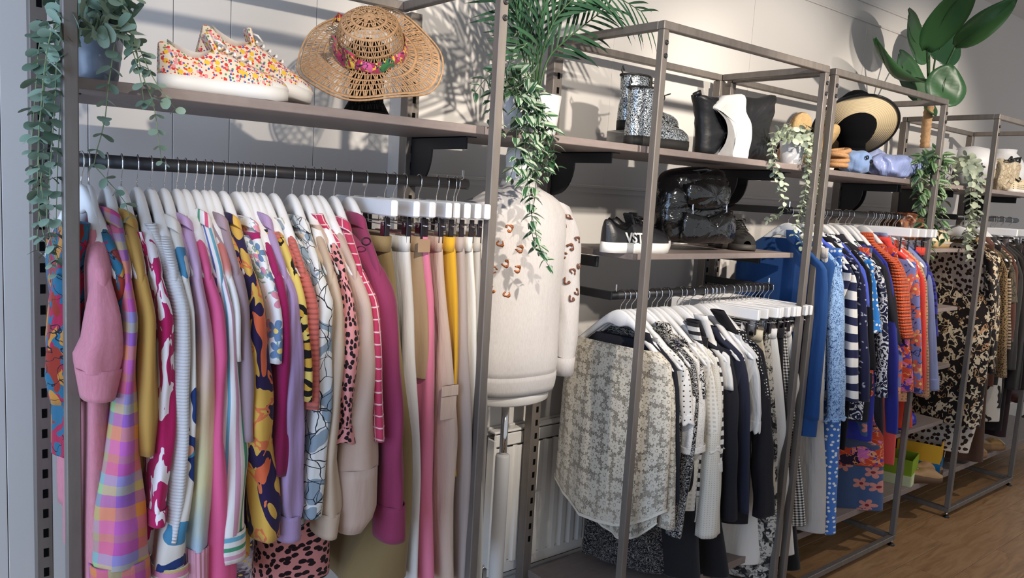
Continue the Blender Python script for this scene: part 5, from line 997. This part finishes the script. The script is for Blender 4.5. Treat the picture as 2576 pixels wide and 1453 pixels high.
# glitter boots
def m_glit():
    g = G('silver_glitter'); v = g.coord('Object'); d = g.vor(v, 420, 'F1', 1, 'Color', '3D'); b = g.sep(d)[0]; c = g.ramp(b, [(0, '#16171a'), (.3, '#4c5258'), (.55, '#9fa8ae'), (.8, '#eef2f4')], 'LINEAR')
    return g.fin(c, g.math('MULTIPLY_ADD', g.sep(d)[1], .4, .12), .75, .5, g.bump(b, .9, .003))
M_GLI = m_glit(); M_BSOL = plain('boot_sole', '#23211f', .6)
FT_ = [(0, .085), (.1, .10), (.3, .10), (.42, .088), (.55, .066), (.7, .052), (.85, .046), (.95, .034), (1, .012)]
def boot(label, loc, rz):
    t = shoe('glitter_boot', label, loc, rz, .29, .104, FT_, dict(upper=M_GLI, sole=M_BSOL), .034, 'glitter boots', opening=None, laces=0)
    m = MB(); rr = []
    for z, x, hx_, hy_ in ((.06, .075, .072, .040), (.10, .072, .066, .042), (.14, .068, .062, .043), (.175, .064, .060, .043), (.188, .063, .060, .043)): rr.append([(x+hx_*math.cos(a), -hy_*math.sin(a), z) for a in (2*math.pi*j/28 for j in range(28))])
    m.loft(rr, False, True); m.build('shaft', M_GLI, t, True)
    m = MB(); m.tube([(.063+.061*math.cos(a), -.044*math.sin(a), .189) for a in np.linspace(0, 2*math.pi, 25)], .0035, 6); m.build('collar_trim', M_BSOL, t, True)
    m = MB(); m.box((.098, -.0415, .135), (.012, .006, .105), bev=.002); m.build('zip_strip', M_BSOL, t)
    m = MB(); m.tube([(.118+.010*math.cos(a), -.036, .165+.010*math.sin(a)) for a in np.linspace(0, 2*math.pi, 13)], .002, 6); m.build('eyelet', M_BSOL, t, True)
    for k in range(5):
        m = MB(); z = .168-.026*k; x = .126+.005*k if k < 3 else .135+.022*(k-2); z = z if k < 3 else .118-.014*(k-2); m.tube([(x-.012, -.028, z-.004), (x, -.012, z+.004), (x+.002, .012, z+.004), (x-.012, .028, z-.004)], .003, 6); m.build('lace', M_BSOL, t, True)
    m = MB(); m.tube([(.125, 0, .17), (.15, -.01, .175), (.175, -.02, .185)], .0022, 5); m.build('lace_end', M_BSOL, t, True)
    m = MB(); m.tube([(.004, 0, .178), (-.008, 0, .20), (-.004, 0, .214), (.004, 0, .20)], .003, 6); m.build('pull_tab', M_BSOL, t, True)
p0 = at(1574, 372, -.35); boot('silver glitter ankle boot standing in front of its partner', (p0[0]+.008, -.345, SZ), .0)
p0 = at(1552, 300, -.22); rz_ = at(1560, 320, -.22)[2]-SZ
boot('silver glitter ankle boot raised on a clear block', (p0[0]+.02, -.215, SZ+.062), .0)
m = MB(); m.box((0, 0, .031), (.27, .12, .062), bev=.003); g = G('acrylic_block'); mt = g.fin('#f0eee8', .05, 0, .5); g.b.inputs['Transmission Weight'].default_value = .85; tag(m.build('display_block', mt, None, loc=(p0[0]+.155, -.215, SZ)), 'clear acrylic display block under the raised glitter boot', 'block')
# brown leather wedges standing on their heels
M_TANL = plain('tan_leather', '#8f552c', .35, 0, .5, .12, 15); M_ESP = plain('rope_sole', '#c8a878', .9, 0, .2, .15, 120, .5, 150)
WED = [(0, .05), (.15, .055), (.35, .05), (.5, .055), (.7, .05), (.85, .04), (.95, .028), (1, .01)]
p0 = at(1995, 400, -.22); shoe('wedge_shoe', 'tan leather peep toe wedge with toe pointing up', (p0[0]+.02, -.20, SZ+.012), -2.0, .23, .085, WED, dict(upper=M_TANL, sole=M_ESP), .02, 'tan wedges', pitch=-1.25, opening=(.08, .45, .05), wedge=.05, tongue=False)
p0 = at(2060, 410, -.20); shoe('wedge_shoe', 'tan leather wedge leaning behind the steel posts', (p0[0]+.0, -.17, SZ+.012), -1.6, .22, .085, WED, dict(upper=M_TANL, sole=M_ESP), .02, 'tan wedges', pitch=-1.05, opening=(.08, .45, .05), wedge=.05, tongue=False)
# ================================================================== straw hat on black stand
def straw_hat(loc, axis, R=.19, H=.105, rc=.088):
    t = empty('straw_hat', loc, 0, 'open weave straw sun hat with bright floral scarf band', 'hat'); z = Vector(axis).normalized(); x = z.cross(Vector((.3, -1, 0))).normalized(); y = z.cross(x); t.matrix_basis = Matrix(((x.x, y.x, z.x, loc[0]), (x.y, y.y, z.y, loc[1]), (x.z, y.z, z.z, loc[2]), (0, 0, 0, 1)))
    g = G('straw'); co = g.coord('Object'); n_ = g.noise(co, 160, 3); M_ST = g.fin(g.mix(n_, '#8f6a4a', '#d2aa80'), .75, 0, .2, g.bump(g.noise(co, 300, 2), .4, .002))
    prof = [(0.002, H), (.03, H-.001), (.055, H-.008), (.074, H-.024), (.083, H-.05), (rc, .02), (rc+.003, 0), (rc+.02, -.004), (R*.7, -.006), (R*.85, -.010), (R, -.020)]
    P = resample(np.array([(a, 0, b) for a, b in prof]), .0035); s = len(P)
    def sp(i, th): r, zz = P[i][0], P[i][2]; k = max(0, (r-rc)/(R-rc)); zz += k*.020*math.sin(2*th+.6)+k*.008*math.sin(5*th); return (r*math.cos(th), r*math.sin(th), zz)
    def band(i0, i1, name):
        m = MB(); n = 96; m.loft([[sp(i, 2*math.pi*j/n) for j in range(n)] for i in range(i0, i1+1)]); o = m.build(name, M_ST, t, True); o.modifiers.new('s', 'SOLIDIFY').thickness = .0014
    ib = next(i for i in range(s) if P[i][2] <= .004 and P[i][0] > rc-.002)
    i = 4; band(0, 4, 'crown_button'); cr = True
    while i < s-3:
        op = 3 if i < ib else (4 if i % 3 else 5); j = min(s-2, i+op); r = P[(i+j)//2][0]; n = max(24, int(2*math.pi*r/.0056)); V = []; Fs = []
        for k in range(n):
            th = 2*math.pi*k/n; dw = .0015/r; tw = (.0030/r)*math.sin(k*1.7); b = len(V); V += [sp(i, th-dw), sp(i, th+dw), sp(j, th+tw+dw), sp(j, th+tw-dw)]; Fs.append([b, b+1, b+2, b+3])
        m = MB(); m.add(V, Fs); o = m.build('open_weave', M_ST, t); o.modifiers.new('s', 'SOLIDIFY').thickness = .0012; o['kind'] = 'stuff'
        i2 = min(s-1, j+(1 if (j//5) % 2 else 2)); band(j, i2, 'braid'); i = i2
    m = MB(); m.tube([tuple(sp(s-1, 2*math.pi*k/96)) for k in range(97)], .0028, 6); m.build('brim_edge', M_ST, t, True)
    sc = F('scarf', build=blotch('#b83a5c', [(30, .5, .56, '#e6c04a', .7), (30, .56, .64, '#3f7a4a', .7), (30, .2, .40, '#d8649a', .7), (40, .47, .50, '#352a4a', 1)], .03, 18))
    m = MB(); m.loft([[((rc+o_)*math.cos(a), (rc+o_)*math.sin(a), zz+.004*math.sin(6*a)) for a in (2*math.pi*j/64 for j in range(64))] for zz, o_ in ((.004, .006), (.010, .009), (.026, .006), (.034, .002))]); m.build('scarf_band', sc, t, True)
    for a0, sz in ((2.5, 1.0), (2.9, .8), (1.2, .7)):
        rows = []
        for i in range(8):
            u = i/7; w_ = .022*sz*math.sin(math.pi*min(1, .15+u*.8)); c = Vector(((rc+.008+.02*u*sz)*math.cos(a0+.5*u), (rc+.008+.02*u*sz)*math.sin(a0+.5*u), .02+.05*sz*math.sin(2.4*u))); rows.append([tuple(c+Vector((.004*math.sin(k*2+i), .004*math.cos(k+i), (k-2)/2*w_))) for k in range(5)])
        m = MB(); m.loft(rows, closed=False); o = m.build('scarf_knot', sc, t, True); o.modifiers.new('s', 'SOLIDIFY').thickness = .002
    return t
def head_stand(loc, label, h, r0, r1, egg=None, mat=None):
    t = empty('hat_stand', loc, 0, label, 'stand'); M_ = mat or plain('black_velvet', '#0c0c0e', .95, 0, .1, .02)
    m = MB(); m.lathe([(0, 0), (r0, 0), (r0, .006), (r0*.86, .018), (r1*1.06, .045), (r1, .075), (r1*1.04, h)], 28); m.build('neck', M_, t, True)
    m = MB(); e = egg or (.075, .10); m.lathe([(r1*1.0, h-.004)]+[(e[0]*math.sin(a)*1.0, h+e[1]*.55-e[1]*.55*math.cos(a)) for a in np.linspace(.62, math.pi-.001, 12)], 28); m.build('head', M_, t, True)
hc_ = at(932, 128, -.24); hb0 = at(932, 292, -.24)
straw_hat((hc_[0], -.24, hc_[2]), (-.42, -.62, .72))
head_stand((hb0[0], -.215, SZ), 'black flared stand holding up the straw hat', .10, .070, .043, (.066, .10))
# ================================================================== bags
def pillow(name, label, cat, outline_px, Y, depth, mat, rings=((1.0, 0), (.97, .55), (.86, .9), (.55, 1.05), (0.02, 1.08)), wr=.004, seed=1, sy=1.0):
    rg = random.Random(seed); P = np.array([at(a, b, Y) for a, b in outline_px]); P = smooth_path(np.vstack([P, P[:1]]), 4)[:-1]; c = P.mean(0); zb = P[:, 2].min()
    t = empty(name, (c[0], Y, zb), 0, label, cat); n = len(P); ph = [rg.random()*6 for _ in range(4)]
    def rg_(k, d, s):
        out = []
        for i in range(n):
            p = c+(P[i]-c)*k; w_ = wr*(math.sin(p[0]*90+ph[0]+p[2]*30)+math.sin(p[2]*120+ph[1]-p[0]*40)+.6*math.sin(p[0]*210+p[2]*170+ph[2]))*(0.3+d); out.append((p[0]-c[0], s*d*depth/2+w_*s, p[2]-zb))
        return out
    R_ = [rg_(k, d, -1) for k, d in reversed(rings)]+[rg_(k, d, 1) for k, d in rings[1:]]
    m = MB(); m.loft(R_, True, True); o = m.build('body', mat, t, True); return t, c, zb
def slab(t, c, zb, Y, outline_px, y0, y1, mat, name, sm=True, nsub=4, dome=0.0):
    P = np.array([at(a, b, Y) for a, b in outline_px]); P = smooth_path(np.vstack([P, P[:1]]), nsub)[:-1] if sm else P; q = P.mean(0); m = MB()
    rr = [(.02, y0-dome), (.5, y0-dome*.9), (.8, y0-dome*.45), (.95, y0), (1.0, y0+.004), (1.0, y1)]
    m.loft([[(q[0]+(p[0]-q[0])*k-c[0], y+(0.004*math.sin(p[0]*140+p[2]*60)*math.sin(p[2]*95) if dome else 0), q[2]+(p[2]-q[2])*k-zb) for p in P] for k, y in rr], True, True); return m.build(name, mat, t, True)
M_LEA = plain('glossy_black_leather', '#17171a', .42, 0, .45, .1, 12, .35, 40)
BG = [(1746, 236), (1790, 243), (1845, 240), (1900, 246), (1940, 238), (1942, 256), (1934, 300), (1925, 328), (1930, 362), (1942, 408), (1900, 404), (1850, 400), (1800, 396), (1757, 391), (1756, 340), (1754, 280)]
t, c, zb = pillow('leather_bag', 'black leather tote bag with white curved panel', 'bag', BG, -.33, .075, M_LEA, wr=.0018, seed=3)
M_PANW = plain('textured_white_leather', '#d8d6d2', .6, 0, .3, .05, 30, .4, 200); M_PANG = plain('silver_grey_leather', '#a5a3a2', .55, .2, .4, .08, 30, .4, 200)
slab(t, c, zb, -.33, [(1802, 241), (1845, 241), (1848, 280), (1862, 312), (1863, 350), (1856, 380), (1850, 402), (1815, 398), (1820, 350), (1812, 312), (1790, 285), (1772, 272), (1786, 256)], -.052, -.012, M_PANW, 'white_panel')
slab(t, c, zb, -.33, [(1771, 273), (1790, 286), (1813, 313), (1821, 350), (1816, 398), (1778, 393), (1795, 362), (1802, 332), (1795, 300)], -.050, -.012, M_PANG, 'grey_panel')
m = MB(); q = at(1742, 240, -.33); m.tube([(q[0]-c[0]-.006, -.01, q[2]-zb), (q[0]-c[0]+.012, -.02, q[2]-zb+.012), (q[0]-c[0]+.03, -.01, q[2]-zb-.002)], .008, 8); m.build('zip_end', M_LEA, t, True)
m = MB(); P = [at(a, b, -.33) for a, b in ((1748, 243), (1800, 248), (1850, 246), (1900, 250), (1938, 244))]; m.tube([(p[0]-c[0], -.004, p[2]-zb+.002) for p in P], .004, 6); m.build('zip', M_CHROME, t, True)
def m_patent():
    g = G('black_patent_croc'); v = g.coord('Object'); d = g.vor(g.map(v, (30, 30, 46)), 1.0, 'DISTANCE_TO_EDGE', .8, 'Distance', '3D'); w_ = g.noise(v, 14, 3, .5, 1.2)
    return g.fin('#0c0c0e', .12, 0, .6, g.bump(g.math('MINIMUM', d, .12), .35, .006, g.bump(w_, .5, .02)), Coat_Weight=.6)
M_PAT = m_patent()
BP = [(1660, 606), (1652, 565), (1655, 510), (1664, 465), (1684, 432), (1722, 420), (1775, 420), (1804, 430), (1808, 452), (1800, 490), (1804, 540), (1812, 598), (1806, 612), (1735, 612)]
t, c, zb = pillow('patent_backpack', 'shiny black croc patent backpack standing beside suede shoes', 'backpack', BP, -.24, .13, M_PAT, wr=.0035, seed=5)
slab(t, c, zb, -.24, [(1688, 462), (1735, 450), (1786, 458), (1792, 500), (1770, 520), (1720, 526), (1690, 510)], -.088, -.05, M_PAT, 'front_flap', dome=.022); slab(t, c, zb, -.24, [(1682, 530), (1740, 540), (1798, 528), (1804, 600), (1740, 606), (1680, 600)], -.086, -.05, M_PAT, 'front_pocket', dome=.026)
for x0 in (1700, 1785):
    m = MB(); P = [at(x0, 455, -.24), at(x0-4, 520, -.24), at(x0-2, 590, -.24)]; m.tube([(p[0]-c[0], -.085, p[2]-zb) for p in P], .0035, 6); m.build('zip', M_CHROME, t, True)
m = MB(); P = [at(a, b, -.24) for a, b in ((1700, 432), (1740, 424), (1790, 432))]; m.tube([(p[0]-c[0], -.03-.03*(i == 1), p[2]-zb) for i, p in enumerate(P)], .008, 8); m.build('handle', M_PAT, t, True)
m = MB(); p = at(1742, 478, -.24); m.lathe([(.007, 0), (.007, .004), (0, .005)], 12); m.build('stud', M_CHROME, t, True, loc=(p[0]-c[0], -.086, p[2]-zb), rot=(math.pi/2, 0, 0))
# ================================================================== visor on black head, third shelf
vb = at(2140, 398, -.26); head_stand((vb[0], -.26, SZ-.004), 'black head form wearing the wide brimmed visor', .12, .080, .058, (.098, .24))
def visor(loc, axis):
    t = empty('sun_visor', loc, 0, 'wide cream sun visor with navy crown and black edge', 'visor'); z = Vector(axis).normalized(); x = z.cross(Vector((.3, -1, 0))).normalized(); y = z.cross(x); t.matrix_basis = Matrix(((x.x, y.x, z.x, loc[0]), (x.y, y.y, z.y, loc[1]), (x.z, y.z, z.z, loc[2]), (0, 0, 0, 1)))
    g = G('cream_straw'); co = g.coord('Object'); ln = g.n('ShaderNodeVectorMath', operation='LENGTH'); g.set(ln.inputs[0], co); w_ = g.math('SINE', g.math('MULTIPLY', ln.outputs['Value'], 900)); M_ = g.fin(g.mix(g.math('MULTIPLY_ADD', w_, .25, .3), '#d8c6a2', '#a88f68'), .8, 0, .2, g.bump(w_, .4, .002))
    m = MB(); m.lathe([(.088, .01), (.12, -.012), (.16, -.045), (.185, -.075)], 56); bm_ = m.build('brim', M_, t, True); bm_.modifiers.new('s', 'SOLIDIFY').thickness = .003
    m = MB(); m.tube([(.186*math.cos(a), .186*math.sin(a), -.076) for a in np.linspace(0, 2*math.pi, 65)], .0055, 8); m.build('brim_edge', M_BLACKPL, t, True)
    m = MB(); m.lathe([(.089, .005), (.090, .04), (.075, .062), (.04, .075), (0, .078)], 40); m.build('crown', plain('navy_felt', '#23243a', .9), t, True)
vc = at(2152, 318, -.26); visor((vc[0]-.005, -.24, vc[2]+.05), (.46, .50, .74))
# folded satin bags and woven belt
def blob(name, label, cat, cpx, Y, size, mat, base, seed, folds=9, parts=None, rz=0.0):
    rg = random.Random(seed); c = at(cpx[0], cpx[1], Y); t = empty(name, (c[0], Y, base), rz, label, cat); n, k = 44, 20; ph = [rg.random()*6 for _ in range(6)]; rings = []
    for i in range(k+1):
        v = math.pi*(i/k); ring = []
        for j in range(n):
            u = 2*math.pi*j/n; f = 1+.10*math.sin(folds*u+ph[0]+2*math.sin(v*2+ph[1]))*math.sin(v)+.07*math.sin(5*u-3*v+ph[2])+.05*math.sin(7*v+4*u+ph[3]); q = .7
            ring.append((size[0]/2*f*math.sin(v)**q*math.cos(u) if math.sin(v) > 0 else 0, -size[1]/2*f*max(0, math.sin(v))**q*math.sin(u), size[2]*(.5+.5*math.copysign(abs(math.cos(v))**.7, math.cos(v)))*(1+.12*math.sin(3*u+ph[4])*math.sin(v))))
        rings.append(ring)
    m = MB(); m.loft(rings); m.build('body', mat, t, True); return t
SAT = F('satin', col='#9aa8d8', rough=.35, fold=.8, sheen=0, spec=.5); DEN = F('paledenim', col='#8aa4d0', rough=.7, fold=.6)
BZ = SZ-.004
t = blob('satin_bag', 'periwinkle satin ruched handbag lying under the visor', 'bag', (2240, 440), -.33, (.30, .16, .11), SAT, BZ, 3, 8)
for a in (-1, 1):
    m = MB(); m.tube([(.10+.02*a, -.075, .03), (.12+.015*a, -.085, .06), (.11, -.06, .10)], .008, 8); m.build('strap', SAT, t, True)
m = MB(); m.tube([(.125+.010*math.cos(q), -.088, .03+.010*math.sin(q)) for q in np.linspace(0, 6.28, 13)], .0025, 6); m.build('buckle', M_CHROME, t, True)
t = blob('knot_bag', 'light blue knotted bag with dark eyelets beside tan belt', 'bag', (2150, 425), -.35, (.13, .12, .10), DEN, BZ, 7, 6)
for q in ((-.02, .07), (.02, .055)):
    m = MB(); m.tube([(q[0]+.010*math.cos(a), -.062, q[1]+.007*math.sin(a)) for a in np.linspace(0, 6.28, 13)], .003, 6); m.build('eyelet', M_BLACKPL, t, True)
blob('satin_pouch', 'small periwinkle satin scrunch pouch behind the satin bag', 'pouch', (2190, 395), -.22, (.20, .12, .14), F('satin2', col='#a2afda', rough=.35, fold=.8, sheen=0, spec=.5), BZ, 11, 7)
bc = at(2104, 432, -.36); t = empty('coiled_belt', (bc[0], -.36, BZ), 0, 'tan plaited belt coiled beside the steel posts', 'belt'); M_WOV = plain('plaited_tan', '#c2956a', .8, 0, .2, .2, 200, .6, 260)
for k, (dx, dz, tl) in enumerate(((0, .016, 0), (.006, .036, .25), (-.004, .056, -.2), (.01, .076, .45))):
    m = MB(); m.tube([(dx+.042*math.cos(a), .036*math.sin(a), dz+.02*tl*math.cos(a)+.01) for a in np.linspace(0, 2*math.pi, 33)], .010, 8); m.build('coil', M_WOV, t, True)
# ================================================================== far shelves
BRN = F('brownleather', build=blotch('#5a3220', [(30, .52, .7, '#8a5636', 1)], .03, 20), rough=.35, sheen=0, spec=.5, fold=.8)
blob('ruched_bag', 'brown ruched leather bag behind the blue clothes rail', 'bag', (2275, 560), -.20, (.30, .18, .17), BRN, 1.49, 13, 9)
g_f = at(2405, 612, -.22); t = empty('felt_hat', (3.07, -.23, 1.49), 0, 'grey felt brimmed hat on the short shelf', 'hat'); M_FELT = plain('grey_felt', '#a8a29a', .95, 0, .1, .05, 60)
m = MB(); m.lathe([(.145, .03), (.13, .015), (.09, .022), (.085, .06), (.075, .095), (.05, .11), (0, .105)], 40); o = m.build('hat_body', M_FELT, t, True); o.modifiers.new('s', 'SOLIDIFY').thickness = .003
m = MB(); m.lathe([(.0885, .024), (.0875, .05)], 40); m.build('hat_ribbon', M_BLACKPL, t, True)
s4 = dict(upper=plain('cream_leather', '#cfc0a4', .5), sole=plain('clog_wood', '#a88a60', .7), lining=plain('clog_lining', '#8a7658', .9)); CLOG = [(0, .02), (.25, .03), (.4, .055), (.6, .06), (.8, .05), (.95, .03), (1, .01)]
for k, (px, py) in enumerate(((2352, 612), (2362, 604))):
    p = at(px, py, -.35+.1*k); shoe('clog', ['cream leather clog at the front of the short shelf', 'cream leather clog tucked behind its partner'][k], (p[0]-.05, -.345+.11*k, 1.49), .15, .25, .09, CLOG, s4, .035, 'cream clogs', opening=(.06, .40, .06), tongue=False)
s5 = dict(upper=plain('tan_strap', '#9a6c3c', .6), sole=plain('tan_sole', '#b98d58', .7)); FLAT = [(0, .008), (.3, .008), (.5, .03), (.65, .034), (.8, .014), (1, .006)]
for k in range(2): shoe('flat_sandal', ['tan flat sandal in front on the coral side shelf', 'tan flat sandal behind its partner by the leopard dress'][k], (2.74+.05*k, -.33+.10*k, 1.176), .1, .25, .085, FLAT, s5, .012, 'tan flat sandals', opening=None)
s6 = dict(upper=plain('pale_green_strap', '#b9c4b0', .6), sole=plain('aqua_sole', '#8fc0c4', .6))
for k in range(2): shoe('strap_sandal', ['pale strappy sandal in front on the third short shelf', 'pale strappy sandal behind on the third short shelf'][k], (2.70+.06*k, -.34+.11*k, .86), .1, .25, .085, FLAT, s6, .014, 'pale sandals', opening=None)
s7 = dict(upper=plain('cobalt_patent', '#2a2fb0', .15, 0, .6), sole=plain('cobalt_sole', '#20258a', .4), lining=plain('blue_lining', '#14163c', .8))
for k in range(2): shoe('blue_clog', ['shiny cobalt blue clog at the shelf edge', 'shiny cobalt blue clog further back on the shelf'][k], (2.745, -.345+.115*k, .545), .15, .26, .095, CLOG, s7, .022, 'cobalt clogs', opening=(.06, .38, .06), tongue=False)
def shoebox(label, loc, rz, d, cbody, clid, cin, lidtilt):
    t = empty('shoe_box', loc, rz, label, 'box'); mb_ = plain('card_'+cbody[1:], cbody, .7, 0, .3, .03); ml = plain('card_'+clid[1:], clid, .7, 0, .3, .03); mi = plain('card_'+cin[1:], cin, .9)
    w_, l_, h_ = d; th = .003; m = MB(); m.box((0, 0, th/2), (w_, l_, th)); m.build('bottom', mi, t)
    for nm, c_, dd in (('front_wall', (0, -l_/2, h_/2), (w_, th, h_)), ('back_wall', (0, l_/2, h_/2), (w_, th, h_)), ('side_wall', (-w_/2, 0, h_/2), (th, l_, h_)), ('side_wall', (w_/2, 0, h_/2), (th, l_, h_))):
        m = MB(); m.box(c_, dd); m.build(nm, mb_, t)
    m = MB(); m.box((0, -l_/2-.004, h_*.2), (w_*1.02, .004, h_*.40)); m.box((-w_/2-.004, 0, h_*.2), (.004, l_*1.02, h_*.40)); m.box((w_/2+.004, 0, h_*.2), (.004, l_*1.02, h_*.40)); m.build('lid_tray', ml, t)
    m = MB(); m.box((0, l_/2+.0, h_+.035), (w_, .003, .09), Matrix.Rotation(lidtilt, 3, 'X')); m.build('inner_flap', mi, t); return t
bq = at(2262, 1232, -.33); shoebox('lime green open shoe box with white striped base', (bq[0]+.02, -.27, .224), .25, (.19, .22, .14), '#86a42a', '#d0dab0', '#a08a70', -.3)
bq = at(2310, 1208, -.33); t = shoebox('yellow open shoe box with bright blue base', (bq[0]+.11, -.275, .224), .3, (.19, .22, .17), '#d8a52c', '#1a6aa0', '#8a7048', -.3)
m = MB(); m.prism([(.016*math.cos(a)*(1+.5*math.cos(5*a)), .016*math.sin(a)*(1+.5*math.cos(5*a))) for a in np.linspace(0, 6.2, 30)], 0, .001, lambda a, b, d: (a+.05, -.1215-d, b+.095)); m.build('printed_mark', M_RUBW, t)
s8 = dict(upper=plain('sand_leather', '#a8845c', .6), sole=plain('brown_wedge', '#5c4430', .7)); WS = [(0, .03), (.1, .02), (.4, .02), (.55, .045), (.75, .045), (.9, .02), (1, .008)]
for k, (x, y, rz) in enumerate(((2.93, -.33, -.5), (3.06, -.30, -.35), (2.98, -.16, -.2), (3.66, -.32, -.3), (3.78, -.22, -.2), (3.95, -.32, -.3))):
    shoe('wedge_sandal', ['sand leather wedge sandal beside the yellow box', 'sand leather wedge sandal touching the giraffe skirt', 'sand leather sandal leaning against the back panel', 'bronze sandal at the bottom shelf edge', 'bronze sandal behind its partner on bottom shelf', 'bronze slip-on by the far rack post'][k], (x, y, .224), rz, .25, .09, WS, s8 if k < 3 else dict(upper=plain('bronze_leather', '#8a6a3c', .35, .5), sole=plain('cork_sole', '#8a6a4a', .9)), .03, 'sandals on the bottom shelf', opening=None, wedge=.03)
# fourth shelf: cream bag, hat form, vase, perforated shoe
t = empty('hat_form', (3.62, -.22, BZ), 0, 'white rounded hat form on the fourth shelf', 'hat form'); m = MB(); m.lathe([(.05, 0), (.05, .05), (.09, .075), (.125, .13), (.12, .19), (.08, .235), (0, .25)], 32); m.build('dome', M_POTW, t, True)
t = empty('white_vase', (4.04, -.24, BZ), 0, 'white pot bellied vase near the far post', 'vase'); m = MB(); m.lathe([(.06, 0), (.12, .06), (.13, .14), (.09, .21), (.06, .24), (.065, .26), (.055, .26), (.05, .22)], 32); m.build('vessel', M_POTW, t, True)
VEIN = F('veined', build=lineart('#d0c2a8', '#bfae92', '#4a3f34', 34), fold=.7)
t = blob('scrunch_bag', 'cream veined scrunch bag tied with black ribbon', 'bag', (2518, 478), -.30, (.24, .14, .19), VEIN, BZ, 17, 8)
for a in (-1, 1):
    m = MB(); m.tube([(0, -.03, .185), (a*.05, -.05, .20), (a*.09, -.05, .195+.015*a), (a*.05, -.06, .178), (0, -.04, .185)], .008, 7); m.build('ribbon_loop', M_BLACKPL, t, True)
PERF = plain('perforated_cream', '#d6c6a8', .6); 
def m_perf():
    g = G('perforated_cream_leather'); v = g.coord('Object'); d = g.vor(v, 90, 'F1', .0, 'Distance', '3D'); return g.fin(g.mix(g.lt(d, .28), '#d8c8aa', '#4f4230'), .6, 0, .3)
p = at(2545, 482, -.36)
for k in range(2): shoe('perforated_shoe', ['cream perforated slip-on at the fourth shelf edge', 'cream perforated slip-on behind the edge pair'][k], (p[0]-.03, -.35+.11*k, BZ), -.1, .27, .095, LOW, dict(upper=m_perf() if k == 0 else bpy.data.materials['perforated_cream_leather'], sole=M_RUBW), .02, 'cream perforated shoes', opening=(.06, .42, .055), tongue=False)
blob('burgundy_bag', 'dark burgundy leather bag standing near the far post', 'bag', (2556, 1015), -.36, (.30, .16, .18), F('burgleather', col='#3a1418', rough=.4, sheen=0, spec=.5), .224+.26, 19, 5)
